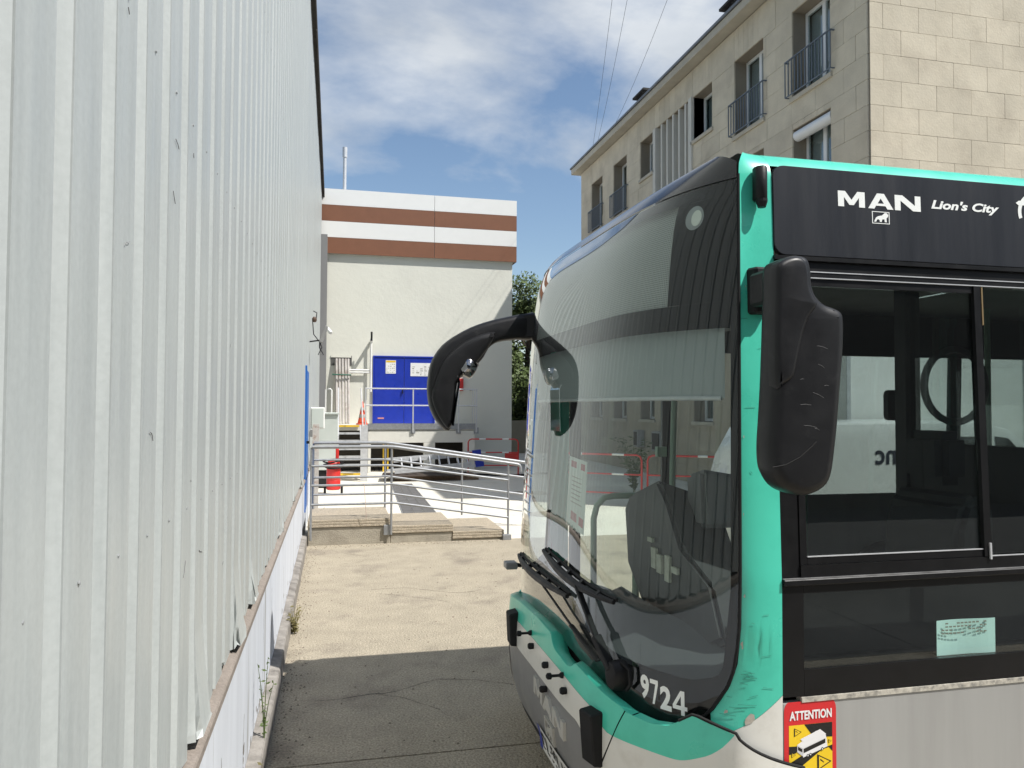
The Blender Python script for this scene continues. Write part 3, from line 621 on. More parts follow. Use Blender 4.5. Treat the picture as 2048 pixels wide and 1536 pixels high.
def window(a, b_, z0, z1, balc, dark, shutter, lower):
    w_ = MB(); xg = FXb+.30; fwd = .06
    w_.box(xg, xg+.06, a+.005, a+.07, z0+.01, z1-.005); w_.box(xg, xg+.06, b_-.07, b_-.005, z0+.01, z1-.005); w_.box(xg, xg+.06, a+.071, b_-.071, z1-.07, z1-.005); w_.box(xg, xg+.06, a+.071, b_-.071, z0+.01, z0+.08); ym = (a+b_)/2; w_.box(xg-.005, xg+.055, ym-.05, ym+.05, z0+.081, z1-.071)
    o = w_.build('window', M_wfr, ap)
    for p, q in ((a+.071, ym-.051), (ym+.051, b_-.071)): MB().box(xg+.02, xg+.028, p, q, z0+.081, z1-.071).build('pane', M_win, o)
    if not dark: MB().box(xg+.12, xg+.13, a+.03, b_-.03, z0+.05, z1-.05).build('curtain', M_curt, o)
    MB().box(FXb-.06, FXb+.29, a-.06, b_+.06, z0-.095, z0).build('window_sill', M_sill, o, bevel=.01)
    if shutter: MB().lathe([(.11, a+.02), (.11, b_-.02)], (FXb+.09, 0, z1-.13), 14, 'y').build('shutter_box', M_wfr, o, smooth=50)
    if balc:
        r = MB(); x = FXb-.10
        zt = z0+.76; zbm = z0+.04; r.bar((x, a-.12, zt), (x, b_+.12, zt), .035, .02); r.bar((x, a-.12, zbm), (x, b_+.12, zbm), .02)
        for yy in (a-.12, b_+.12): r.bar((x, yy, zt), (FXb, yy, zt), .025); r.bar((x, yy, zbm), (FXb, yy, zbm), .02)
        n_ = 13
        for i in range(n_+1): yy = a-.12+(b_-a+.24)*i/n_; r.bar((x, yy, zbm), (x, yy, zt), .018, .018)
        r.build('balconette', M_rail, ap)
for (a, b_, z0, z1, fr, fl_, ci) in ops:
    if fl_ == 2: continue
    window(a, b_, z0, z1, fr and fl_ == 0, ci == 3, fl_ == 1 and ci == 0, fl_ > 0)
for i in range(7):
    y = LV[0]+.08+(LV[1]-LV[0]-.16)*i/6; w_ = .09 if i in (0, 6) else .045
    MB().box(FXb-(.06 if i in (0, 6) else .0), FXb+.33, y-w_, y+w_, LV[2], LV[3]-.005).build('louvre_fin', mat('fin_white', (.58, .56, .5), .8, var=.05), ap)
MB().box(FXb+.36, FXb+.40, LV[0], LV[1], LV[2], LV[3]).build('louvre_back', mat('fin_back', (.3, .28, .24), .9), ap)
for yc in (15.9, 21.3):
    c = MB()
    for k in range(4): c.lathe([(.09, .0), (.07, .25), (.11, .27), (.11, .33)], (FXb-.05+.03*k, yc-.27+k*.18, ZR+.27), 10)
    c.box(FXb-.2, FXb+.3, yc-.42, yc+.42, ZR+.60, ZR+.66); c.build('chimney_pots', mat('soot', (.03, .028, .026), .8), ap)
for (ya, yb, za, zb) in ((21.2, 21.55, .75, 1.25), (19.6, 20.2, .7, 1.25)):
    o = MB().box(FXb-.25, FXb-.036, ya, yb, za, zb).build('vent_unit', mat('unit_grey', (.3, .3, .3), .6), ap, bevel=.01); MB().box(FXb-.256, FXb-.251, ya+.05, yb-.05, za+.05, zb-.05).build('grille', M_dark, o)
# cables over the yard
for i, (p, q) in enumerate((((9.1, 26.4, 11.15), (4.9, 12.2, 10.6)), ((9.1, 26.0, 11.15), (5.8, 13.6, 10.8)), ((9.1, 24.8, 11.15), (7.0, 14.0, 10.6)))):
    P = Vector(p); Q = Vector(q); pts = [P+(Q-P)*(t/14*1.25)+Vector((0, 0, 1.9*(t/14*1.25)*(t/14*1.25-.0)*.55)) for t in range(15)]
    o = MB().tube(pts, .0045, 5).build('overhead_cable', M_dark, None); tag(o, ['leftmost', 'middle', 'rightmost'][i]+' thin overhead cable rising from the far roof end into the sky', 'cable', 'overhead cables')
# ================================================================= BUS
YC = 3.65
ZT = [.3, .98, 1.67, 2.1, 2.4, 2.6, 2.72, 2.80, 2.84, 2.87]; XT = [1.10, 1.04, 1.07, 1.095, 1.125, 1.16, 1.21, 1.275, 1.33, 1.42]
def FX(v, z):
    c = hermite(ZT, XT, z); e = max(1.385, c+.02); return c+(e-c)*(abs(v)/1.21)**4.5
def BX(v, z): return FX(v, .9)-hermite([.3, .42, .55, .7, .85, .96], [.03, .06, .07, .07, .058, .04], z)
def sideY(z): return 2.4+max(0, z-1.3)*.035
def P_f(v, z, off=0.): return (FX(v, z)-off, YC+v, z)
def P_b(v, z, off=0.): return (BX(v, z)-off, YC+v, z)
def P_s(x, z, off=0.): return (x, sideY(z)-off, z)
M_grn = mat('bus_green', (.075, .58, .425), .32, var=.06, scale=2.5, col2=(.04, .40, .28), amt=.6, lo=.5, hi=.75, cscale=4, coat=.15)
M_bwh = mat('bus_white', (.70, .69, .64), .38, var=.04, scale=3, col2=(.42, .39, .33), amt=.5, lo=.56, hi=.8, cscale=7, coat=.15)
M_bgr = mat('bus_grey', (.22, .22, .22), .42, var=.08, scale=4, coat=.1)
M_sil = mat('bus_silver', (.375, .375, .36), .45, metal=.1, var=.07, scale=3, streak=True, col2=(.29, .285, .275), amt=.5, cscale=9, coat=.1)
M_gblk = mat('black_glass_band', (.008, .008, .009), .5, var=.1, spec=.1)
M_board = mat('dark_board_panel', (.020, .022, .027), .4, var=.2, scale=9, streak=True, spec=.35)
M_frame = mat('black_frame', (.007, .007, .0075), .42, var=.25, scale=10, spec=.28)
M_cap = mat('black_cap', (.016, .016, .018), .16, var=.1, coat=.4)
M_ws = glass('windscreen_glass', (.80, .86, .84), dirt=.006, refl=2.3, ior=1.34)
M_sg = glass('side_glass', (.70, .74, .73), dirt=.012, refl=1.0, dots=True)
M_fd = glass('far_dark_glass', (.86, .9, .89), dirt=.01, refl=1.5)
M_fg = glass('far_glass', (.92, .95, .94), dirt=.01, refl=1.5)
M_let = mat('letter_white', (.88, .9, .87), .45, var=.03)
M_chr = mat('letter_chrome', (.55, .54, .5), .35, metal=.25, var=.1)
bus = thing('city_bus', 'green and white city bus parked across the lane facing the grey hall', 'bus', (6, YC, 0))
zbot_t = [(0, .848), (.385, .837), (.653, .804), (.837, .767), (.928, .751), (1.02, .759), (1.074, .778), (1.134, .834), (1.147, .855), (1.183, .938), (1.202, 1.022), (1.210, 1.155), (1.2115, 1.353)]
def zbot(v): return clerp(zbot_t, abs(v))
def vspread(a, n):                      # denser towards the ends
    return [a*sin(pi/2*(2*i/n-1)) for i in range(n+1)]
def patch(vs, zlo, zhi, ntt, P, off=0.):
    b = MB(); k = ntt+1
    V = [P(v, zlo(v)+(zhi(v)-zlo(v))*j/ntt, off) for v in vs for j in range(k)]
    return b.add(V, [(i*k+j, (i+1)*k+j, (i+1)*k+j+1, i*k+j+1) for i in range(len(vs)-1) for j in range(ntt)])
ZTOP = 2.735
ve_t = [(.751, .95), (.759, 1.02), (.778, 1.074), (.834, 1.134), (.855, 1.147), (.938, 1.183), (1.022, 1.202), (1.155, 1.21), (1.353, 1.2125), (3, 1.2125)]
ws = patch(vspread(1.2115, 80), zbot, lambda v: ZTOP, 44, P_f).build('windscreen', M_ws, bus, smooth=60)
# black printed border behind the glass
zc_t = [(0, .985), (.5, .975), (.687, .959), (.821, .93), (.926, .934), (1.094, .944), (1.157, .971), (1.171, 1.015), (1.19, 1.334)]
def zclear(v): return clerp(zc_t, abs(v))
def frit(name, b): b.build(name, M_gblk, ws, smooth=60)
frit('lower_band', patch([v for v in vspread(1.189, 70)], zbot, lambda v: max(zclear(v), zbot(v)), 6, P_f, -.008))
for sgn in (-1, 1): frit('edge_band', patch([sgn*(1.187+.023*i/4) for i in range(5)], lambda v: max(zbot(v), .98), lambda v: ZTOP, 26, P_f, -.0082))
frit('upper_band', patch(vspread(1.186, 50), lambda v: 2.205, lambda v: 2.30, 3, P_f, -.008)); frit('upper_band', patch(vspread(1.186, 50), lambda v: 2.685, lambda v: ZTOP, 2, P_f, -.008))
for sgn in (-1, 1): frit('upper_band', patch([sgn*(.975+.211*i/10) for i in range(11)], lambda v: 2.3005, lambda v: 2.6845, 8, P_f, -.008))
# destination display
M_led = bpy.data.materials.new('led_board'); M_led.use_nodes = True
t = M_led.node_tree; bs = t.nodes['Principled BSDF']; g = t.nodes.new('ShaderNodeNewGeometry'); mp = t.nodes.new('ShaderNodeMapping'); mp.inputs['Scale'].default_value = (0, 120, 120); t.links.new(g.outputs['Position'], mp.inputs[0])
vo = t.nodes.new('ShaderNodeTexVoronoi'); vo.inputs['Scale'].default_value = 1; vo.inputs['Randomness'].default_value = 0; t.links.new(mp.outputs[0], vo.inputs['Vector']); cr = t.nodes.new('ShaderNodeValToRGB'); cr.color_ramp.elements[0].position = .25; cr.color_ramp.elements[1].position = .4
cr.color_ramp.elements[0].color = (.17, .17, .165, 1); cr.color_ramp.elements[1].color = (.42, .43, .41, 1); t.links.new(vo.outputs['Distance'], cr.inputs[0]); t.links.new(cr.outputs[0], bs.inputs['Base Color']); bs.inputs['Roughness'].default_value = .7
patch([-1.0+i*.1 for i in range(21)], lambda v: 2.285, lambda v: 2.70, 2, P_f, -.03).build('display_board', M_led, bus, smooth=60)
dbx = MB(); dbx.box(1.40, 1.5, YC-1.1, YC+1.1, 2.22, 2.72); dbx.build('display_housing', M_black, bus)
# round sensor lens behind the screen
sl = MB(); sl.add([P_f(-1.063+.036*cos(a*pi/12), 2.622+.045*sin(a*pi/12), -.004) for a in range(24)], [tuple(range(24))]); o = sl.build('round_window', mat('lens_grey', (.32, .33, .33), .4), bus); MB().add([P_f(-1.073+.02*cos(a*pi/10), 2.62+.03*sin(a*pi/10), -.002) for a in range(20)], [tuple(range(20))]).build('lens', mat('lens_white', (.75, .75, .68), .4), o)
# roller blind
patch(vspread(1.15, 30), lambda v: 1.955, lambda v: 2.215, 4, lambda v, z, off: (FX(v*.97, 2.1)+.07, YC+v, z)).build('roller_blind', mat('blind_grey', (.34, .37, .37), .8, var=.03), bus, smooth=60)
MB().tube([(FX(v*.97, 2.1)+.07, YC+v, 1.955) for v in vspread(1.14, 16)], .009, 6).build('blind_rod', M_alu, bus, smooth=60)
# front roof cap
patch(vspread(1.2115, 60), lambda v: ZTOP+.003, lambda v: 2.868-.072*(abs(v)/1.2115)**12, 16, P_f, .004).build('roof_cap', M_cap, bus, smooth=70)
# glass seal between screen and corner pillar
for sgn in (-1, 1): MB().tube([(FX(clerp(ve_t, z), z)-.001, YC+sgn*(clerp(ve_t, z)+.002), z) for z in [.80, .83, .86, .90, .95, 1.0, 1.08]+[1.15+i*.1 for i in range(17)]], .006, 6).build('screen_seal', M_rubber, bus, smooth=60)
# bumper
zg_t = [(0, .773), (.333, .771), (.713, .735), (.849, .67), (1.006, .673), (1.097, .671), (1.172, .705), (1.213, .751), (1.232, .795)]
zw_t = [(0, .635), (.6, .632), (.731, .586), (.80, .53), (1.0, .4)]
def zgrn(v): return hermite([a for a, _ in zg_t], [b_ for _, b_ in zg_t], abs(v))
def zwht(v): return clerp(zw_t, abs(v))
def ztopb(v):
    v = abs(v); return zbot(v)+.036*min(1, max(0, (1.09-v)/.2)) if v < 1.09 else min(zbot(v), .838-.4*max(0, v-1.134))
def vsplit(z): return -.919+(.788-z)*.48
def slot(v): return .05*max(0, 1-((-v-.39)/.17)**4) if -.56 < v < -.22 else 0
def bpatch(s0, s1, n, zlo, zhi, ntt, sgn, mapv, P=P_b, off=0.):
    V = []
    for i in range(n+1):
        s_ = s0+(s1-s0)*i/n
        for j in range(ntt+1):
            z = .75
            for _ in range(4): v = mapv(s_, z); z = zlo(v)+(zhi(v)-zlo(v))*j/ntt
            V.append(P(v*sgn, z, off))
    k = ntt+1; return MB().add(V, [(i*k+j, (i+1)*k+j, (i+1)*k+j+1, i*k+j+1) for i in range(n) for j in range(ntt)])
mc = lambda s_, z: s_*vsplit(z)
mk = lambda s_, z: vsplit(z)*1.006+(-1.233-vsplit(z)*1.006)*s_
SGN = [1]
def zcap(v): return ztopb(v)-(slot(v) if SGN[0] > 0 else 0)
def shelf(P0, mapv, sgn, n, s0, s1, name):          # ledge from bumper lip back to the glass
    V = []
    for i in range(n+1):
        s_ = s0+(s1-s0)*i/n; v = mapv(s_, .85); z = zcap(v); a = P_b(v*sgn, z); V += [a, (a[0]+.03, a[1], z+.008), (a[0]+.075, a[1], z-.03)]
    MB().add(V, [(i*3+j, (i+1)*3+j, (i+1)*3+j+1, i*3+j+1) for i in range(n) for j in range(2)]).build(name, M_grn, bus, smooth=60)
for sgn in (1, -1):
    SGN[0] = sgn
    bpatch(0, 1, 60, zgrn, zcap, 8, sgn, mc).build('hood_strip', M_grn, bus, smooth=60)
    shelf(P_b, mc, sgn, 60, 0, 1, 'hood_lip'); shelf(P_b, mk, sgn, 30, 0, .48, 'hood_lip')
    bpatch(0, 1, 30, zwht, zgrn, 6, sgn, mc, off=.001).build('white_strip', M_bwh, bus, smooth=60)
    bpatch(0, 1, 30, lambda v: .30, zwht, 10, sgn, mc, off=-.006).build('front_flap', M_bgr, bus, smooth=60)
    bpatch(0, 1, 30, lambda v: .24, lambda v: .30, 2, sgn, mc, off=-.03).build('spoiler', M_black, bus, smooth=60)
    bpatch(0, 1, 30, zgrn, ztopb, 10, sgn, mk).build('corner_bumper_green', M_grn, bus, smooth=60)
    bpatch(0, 1, 30, lambda v: .34, zgrn, 12, sgn, mk).build('corner_bumper', M_bwh, bus, smooth=60)
MB().tube([P_b(.45*(i/10*2-1), .745-.0*i, -.004) for i in range(11)], .004, 5).build('flap_seam', M_dark, bus)
# backing so that gaps read dark
patch(vspread(1.2, 40), lambda v: .34, lambda v: zbot(v)+.03, 6, P_f, -.03).build('front_backing', M_dark, bus, smooth=60)
# corner pillars, both sides
def pillar_pt(s_, z, mir):
    inset = 0.
    zz_ = z
    if z > 2.74: q = min(1, (z-2.74)/.128); inset = .13*(1-sqrt(max(0, 1-q*q)))
    ve = clerp(ve_t, z)+.004; x0 = FX(1.2125, min(z, 2.74)) if z > 1.3 else FX(ve, z); p0 = (x0, YC-ve); p2 = (1.527, sideY(z)); p1 = (x0+.035, sideY(z)+.002)
    if z < 1.1: p1 = (x0+.045, min(p0[1], sideY(z)+.01))
    a = (1-s_)**2; b_ = 2*s_*(1-s_); c = s_*s_; x = a*p0[0]+b_*p1[0]+c*p2[0]; y = a*p0[1]+b_*p1[1]+c*p2[1]
    x += inset*(1-s_)*.6; y += inset*(.8+.2*s_)
    return (x, y if not mir else 2*YC-y, z)
def zpb(s_): return .842-.152*s_
def zpg(s_): return zpb(s_) if s_ < .42 else max(zpb(s_), .778+(.925-.778)*(s_-.42)/.58)
for mir in (False, True):
    MB().grid(lambda u, w_: pillar_pt(u, zpg(u)+(2.792+.076*sin(pi/2*min(1, u*2.0))-zpg(u))*(1-(1-w_)**1.7), mir), 24, 70).build('corner_pillar', M_grn, bus, smooth=60)
    MB().grid(lambda u, w_: pillar_pt(.42+.58*u, zpb(.42+.58*u)+(zpg(.42+.58*u)-.0015-zpb(.42+.58*u))*w_, mir), 12, 8).build('corner_panel_white', M_bwh, bus, smooth=60)
    # bumper end wrapping to the side
    def wrap(u, w_):
        z1 = .795-.125*u; z = .34+(z1-.34)*w_; x0 = BX(1.233, max(.34, min(z, .96))); p0 = (x0, YC-1.233); p1 = (x0+.05, 2.372); p2 = (1.60, 2.388)
        x = (1-u)**2*p0[0]+2*u*(1-u)*p1[0]+u*u*p2[0]; y = (1-u)**2*p0[1]+2*u*(1-u)*p1[1]+u*u*p2[1]; return (x, y if not mir else 2*YC-y, z)
    MB().grid(wrap, 16, 10).build('bumper_end', M_bwh, bus, smooth=60)
    sm_ = [(lambda q: (q[0], q[1] if not mir else 2*YC-q[1], q[2]))(P_b(-(1.10+.133*i/8), ztopb(1.10+.133*i/8)+.004, -.006)) for i in range(9)]+[tuple(Vector(wrap(i/8, 1))+Vector((.004, .004 if not mir else -.004, .003))) for i in range(1, 9)]
    MB().tube(sm_, .006, 6).build('corner_seam', M_dark, bus)
# chips and scuffs on the near corner pillar
cp = MB(); sf = MB(); rnd = random.Random(5)
def pil(s_, z): q = pillar_pt(s_, z, False); return (q[0]-.0016, q[1]-.0016, z)
for s_, z, r in ((.10, 1.265, .007), (.08, 1.10, .012), (.10, 1.085, .006), (.16, 1.82, .006), (.30, 2.35, .004), (.22, .86, .009), (.30, .80, .016), (.60, .845, .018), (.45, .79, .012), (.12, 1.55, .004)):
    c = [(s_+r*4*rnd.uniform(.5, 1.2)*cos(a*pi/4), z+r*rnd.uniform(.4, 1.3)*sin(a*pi/4)) for a in range(8)]; cp.add([pil(min(1, max(0, a)), b_) for a, b_ in c], [tuple(range(8))])
cp.build('paint_chip', mat('chip_pale', (.45, .41, .35), .7, var=.2, scale=60), bus, recalc=False)['kind'] = 'stuff'
for i in range(26):
    s_ = rnd.uniform(.05, .7); z = rnd.choice((rnd.uniform(.85, 1.25), rnd.uniform(.85, 1.1), rnd.uniform(1.6, 2.7))); l = rnd.uniform(.05, .3); dz = rnd.uniform(-.012, .012)
    sf.tube([pil(min(1, s_+l*q/3), z+dz*q/3) for q in range(4)], .0005, 4)
sf.build('scratch', mat('scratch_dark', (.02, .12, .09), .7), bus)['kind'] = 'stuff'
# roof
M_roof = mat('roof_white', (.62, .63, .6), .5, var=.05)
MB().grid(lambda u, w_: (1.46+u*11.6, 2.57+w_*2.16, 2.872+.03*sin(pi*w_)*min(1, u*9)), 30, 12).build('roof', M_roof, bus, smooth=60)
prof = [(.13*(1-sqrt(max(0, 1-((z-2.74)/.128)**2))) if z > 2.74 else 0, z) for z in (2.798, 2.825, 2.845, 2.858, 2.865, 2.868)]; prof[-1] = (.16, 2.870)
for mir in (False, True):
    MB().grid(lambda u, w_: (1.527+u*11.5, (lambda y: y if not mir else 2*YC-y)(sideY(2.8)+prof[round(w_*5)][0]), prof[round(w_*5)][1]), 1, 5).build('roof_rail', M_grn, bus, smooth=70)
ch = MB().lathe([(.09, 0), (.09, .05), (.075, .075), (.03, .08)], (2.24, 2.95, 2.885), 18).build('roof_vent', mat('vent_beige', (.6, .55, .38), .6), bus, smooth=40)
# ---- near side panels
def sbox(x0, x1, z0, z1, o0, o1): return MB().hexa([P_s(x0, z0, o1), P_s(x1, z0, o1), P_s(x1, z0, o0), P_s(x0, z0, o0), P_s(x0, z1, o1), P_s(x1, z1, o1), P_s(x1, z1, o0), P_s(x0, z1, o0)])
XR = 13.0
sb = MB().prism([(x if i > 14 or True else x, z) for i, (x, z) in enumerate(rounded(1.528, 6.0, 2.470, 2.797, .045))], lambda x, z: P_s(x, z, -.02), lambda x, z: P_s(x, z, .006)).build('sign_board', M_board, bus, bevel=.002)
sbox(6.01, XR, 2.47, 2.797, -.02, .006).build('sign_board', M_board, bus)
sbox(1.525, XR, 2.452, 2.467, -.03, .012).build('gutter_strip', M_frame, bus)
sbox(1.53, XR, 2.415, 2.450, -.03, .0).build('window_header', M_frame, bus)
wf = sbox(1.525, 1.60, 1.30, 2.412, -.03, -.004).build('window_frame', M_frame, bus)
sbox(1.601, XR, 2.392, 2.412, -.03, .004).build('window_frame', M_frame, bus); sbox(1.601, XR, 1.325, 1.368, -.03, .004).build('window_frame', M_frame, bus)
sbox(1.53, XR, 1.300, 1.322, -.03, .012).build('belt_trim', M_frame, bus, bevel=.003)
sbox(1.53, XR, 1.3225, 1.326, -.0, .010).build('bright_strip', mat('belt_highlight', (.3, .3, .3), .4, metal=.5, var=.4, scale=12), bus)  # thin pale strip draws the highlight along the belt trim
for z in (2.411, 2.389): sbox(1.61, XR, z, z+.0035, 0, .0065).build('bright_strip', M_alu, bus)
sl_ = sbox(1.602, 1.628, 1.37, 2.388, -.02, .0).build('sliding_frame', M_frame, bus); sbox(2.373, 2.404, 1.37, 2.388, -.02, .006).build('sliding_frame', M_frame, bus)
sbox(1.629, 2.372, 2.362, 2.388, -.02, .0).build('sliding_frame', M_frame, bus); sbox(1.629, 2.372, 1.37, 1.395, -.02, .0).build('sliding_frame', M_frame, bus)
sbox(1.63, 2.371, 1.3955, 1.399, -.004, .002).build('bright_strip', M_alu, bus); sbox(2.405, 3.3, 1.3695, 1.373, -.0, .005).build('bright_strip', M_alu, bus)
sbox(1.6285, 2.3725, 1.3955, 2.3615, -.014, -.009).build('side_pane', M_sg, bus); sbox(2.405, 3.6, 1.37, 2.388, -.024, -.019).build('side_pane', M_sg, bus)
sbox(2.392, 2.40, 1.36, 1.42, .006, .012).build('window_latch', M_alu, bus); sbox(2.405, 2.411, 2.24, 2.385, .0, .008).build('rust_rail', mat('rust_brown', (.2, .14, .06), .6), bus)
for k in range(4): xa = 3.66+k*2.4; sbox(xa-.05, xa, 1.37, 2.39, -.03, 0).build('window_frame', M_frame, bus); sbox(xa+.001, min(xa+2.34, XR), 1.37, 2.388, -.02, -.014).build('side_pane', M_sg, bus)
# lower dark glazing
sbox(1.527, 1.612, .915, 1.298, -.03, -.001).build('lower_frame', M_frame, bus); sbox(1.613, 3.6, .915, 1.005, -.03, -.001).build('lower_frame', M_frame, bus); sbox(1.613, 3.6, 1.27, 1.298, -.03, -.001).build('lower_frame', M_frame, bus)
M_lg = glass('lower_glass', (.92, .95, .94), dirt=.004, refl=.9)
sbox(1.613, 3.6, 1.006, 1.269, -.012, -.007).build('lower_pane', M_lg, bus); sbox(3.61, XR, .915, 1.298, -.03, -.001).build('lower_panel', M_frame, bus)
sbox(1.60, XR, .895, .912, -.03, .004).build('edge_strip', mat('worn_edge', (.5, .47, .4), .5, var=.3, scale=30, col2=(.1, .1, .1), amt=.8, cscale=40), bus)
sd_ = sbox(1.529, XR, .35, .893, -.03, .0).build('side_panel', M_sil, bus)
MB().box(1.56, 3.6, 2.55, 2.57, .36, 1.29).build('lower_dark_backing', M_dark, bus)  # black sheet added so the interior behind the lower glass reads dark
MB().box(1.56, 3.6, 2.42, 2.548, .95, 1.0).build('lower_shelf', M_frame, bus)
# letters on the sign board
mw = .142; Mh = .06
Mp = [(0, 0), (.0, 1), (.27, 1), (.5, .45), (.73, 1), (1, 1), (1, 0), (.78, 0), (.78, .62), (.58, .12), (.42, .12), (.22, .62), (.22, 0)]
Ap = [(0, 0), (.36, 1), (.64, 1), (1, 0), (.76, 0), (.69, .2), (.31, .2), (.24, 0)]; Aho = [(.37, .38), (.63, .38), (.5, .78)]
Np = [(0, 0), (0, 1), (.30, 1), (.78, .35), (.78, 1), (1, 1), (1, 0), (.70, 0), (.22, .65), (.22, 0)]
def letter(poly, x0, w_, z0, h, m, name, parent, P, o0, o1): return MB().prism(poly, lambda x, y: P(x0+x*w_, z0+y*h, o0), lambda x, y: P(x0+x*w_, z0+y*h, o1)).build(name, m, parent)
for pl_, x0 in ((Mp, 1.793), (Ap, 1.92), (Np, 2.035)): letter(pl_, x0, .113 if pl_ is not Ap else .108, 2.662, .058, M_let, 'letter', sb, P_s, .0055, .0072)
letter([(.5, .68), (.38, .36), (.62, .36)], 1.92, .108, 2.662, .058, M_board, 'letter_counter', sb, P_s, .0058, .0076)
text('model_lettering', "Lion's City", M_let, sb, lambda u, v: P_s(2.195+u*.31, 2.668+v*.045, .0072), bold=.035, shear=.25)
fr_ = MB()
for x0, x1, z0, z1 in ((1.935, 2.010, 2.606, 2.6085), (1.935, 2.010, 2.6495, 2.652), (1.935, 1.938, 2.6085, 2.6495), (2.007, 2.010, 2.6085, 2.6495)): fr_.hexa([P_s(x0, z0, .007), P_s(x1, z0, .007), P_s(x1, z0, .0055), P_s(x0, z0, .0055), P_s(x0, z1, .007), P_s(x1, z1, .007), P_s(x1, z1, .0055), P_s(x0, z1, .0055)])
fr_.build('emblem_frame', M_let, sb)
lion = [(.08, .08), (.2, .1), (.26, .3), (.36, .34), (.44, .2), (.42, .1), (.54, .1), (.58, .34), (.72, .36), (.74, .1), (.86, .1), (.84, .45), (.94, .6), (.97, .75), (.88, .93), (.76, .95), (.68, .84), (.58, .70), (.34, .62), (.2, .48), (.12, .26)]
letter(lion, 1.938, .069, 2.609, .041, M_let, 'emblem', sb, P_s, .0055, .0072)
rg = MB(); rg.loops([[P_s(2.672+r*cos(a), 2.69+r*sin(a), o_) for a in [radians(20+320*i/30) for i in range(31)]] for r, o_ in ()] ) if False else None
n_ = 32; ring = MB(); V = []
for i in range(n_+1):
    a = radians(200-290*i/n_)
    for r in (.062, .078): V.append(P_s(2.672+r*cos(a), 2.69+r*sin(a), .0072))
ring.add(V, [(2*i, 2*i+2, 2*i+3, 2*i+1) for i in range(n_)]); ring.add([P_s(x, z, .0074) for x, z in ((2.585, 2.725), (2.60, 2.715), (2.64, 2.72), (2.63, 2.735), (2.60, 2.735))], [(0, 1, 2, 3, 4)]); ring.build('operator_emblem', M_let, sb)
# hinge cover on the pillar, mirror bracket
MB().loops([[(x, y, z) for x, y in ((1.452, 2.452), (1.438, 2.43), (1.442, 2.405), (1.462, 2.392), (1.482, 2.40), (1.486, 2.43))] for z in (2.655, 2.775)]).build('hinge_cover', M_black, bus, bevel=.006, smooth=40)
MB().lathe([(.014, 0), (.02, .02), (.02, .03)], (1.464, 2.412, 2.628), 10).build('hinge_pin', M_black, bus)
# near mirror
def inflate(outline, ymid, half, prof, P):
    cx = sum(p[0] for p in outline)/len(outline); cz = sum(p[1] for p in outline)/len(outline); n = len(outline); rings = []
    nrm = []
    for i in range(n):
        a = Vector(outline[i-1]); b_ = Vector(outline[(i+1) % n]); d = (b_-a).normalized(); nrm.append(Vector((d.y, -d.x)))
    ar = sum(outline[i][0]*outline[(i+1) % n][1]-outline[(i+1) % n][0]*outline[i][1] for i in range(n)); sg = 1 if ar > 0 else -1
    for yo, ins in prof: rings.append([P(outline[i][0]-nrm[i].x*ins*sg, ymid+yo*half, outline[i][1]-nrm[i].y*ins*sg) for i in range(n)])
    return MB().loops(rings)
def resample(o, n):
    P = [Vector(p) for p in o]; k = len(P); out_ = []
    for i in range(k):
        for j in range(n):
            t = j/n; p0, p1, p2, p3 = P[i-1], P[i], P[(i+1) % k], P[(i+2) % k]
            out_.append(tuple(.5*((2*p1)+(-p0+p2)*t+(2*p0-5*p1+4*p2-p3)*t*t+(-p0+3*p1-3*p2+p3)*t**3)))
    return out_
rp = [(-1, .035), (-.93, .018), (-.75, .006), (-.45, 0), (.5, 0), (.8, .006), (.95, .02), (1, .035)]
near = [(1.338, 2.372), (1.362, 2.395), (1.412, 2.41), (1.449, 2.407), (1.468, 2.389), (1.476, 2.356), (1.479, 2.315), (1.494, 2.282), (1.527, 2.257), (1.565, 2.247), (1.595, 2.233), (1.606, 2.204), (1.604, 2.114), (1.593, 2.009), (1.579, 1.874), (1.565, 1.778), (1.552, 1.712), (1.531, 1.675), (1.489, 1.65), (1.439, 1.642), (1.39, 1.652), (1.35, 1.671), (1.322, 1.708), (1.31, 1.741), (1.307, 1.802), (1.315, 1.904), (1.323, 2.02), (1.33, 2.166), (1.335, 2.276)]
M_mir = mat('mirror_housing', (.012, .012, .013), .42, var=.12, scale=7, bump=.015, bscale=160, col2=(.04, .04, .04), amt=.4, lo=.6, hi=.75, cscale=14, spec=.32)
near = [(1.606-(1.606-x)*.90, z) for x, z in near]
nm = inflate(resample(near, 3), 2.205, .06, rp, lambda x, y, z: (x*(1+(y-2.2)*.0), y, z)).build('mirror', M_mir, bus, smooth=50)
lobe = [(1.325, 2.36), (1.345, 2.385), (1.39, 2.40), (1.425, 2.397), (1.444, 2.379), (1.452, 2.347), (1.455, 2.307), (1.467, 2.277), (1.485, 2.25), (1.450, 2.208), (1.426, 2.153), (1.405, 2.08), (1.388, 2.02), (1.352, 1.996), (1.32, 1.992), (1.318, 2.16), (1.322, 2.27)]
lobe = [(1.606-(1.606-x)*.90, z) for x, z in lobe]
inflate(resample(lobe, 3), 2.16, .025, [(-1, .016), (-.9, .009), (-.7, .003), (-.4, 0), (1, 0)], lambda x, y, z: (x, y, z)).build('arm_cover', M_mir, nm, smooth=50)
rim = [(1.58+.002, 2.235), (1.603, 2.205), (1.601, 2.11), (1.59, 2.005), (1.576, 1.87), (1.562, 1.776), (1.549, 1.712), (1.53, 1.679)]
MB().tube([(x-.022, 2.152, z) for x, z in rim], .0022, 5).build('rim_seam', M_dark, nm)
MB().box(1.48, 1.56, 2.255, 2.272, 1.76, 2.2).build('mirror_glass', mat('mirror_silver', (.85, .86, .86), .02, metal=1, var=0), nm, bevel=.01)
scr = MB(); rnd = random.Random(9)
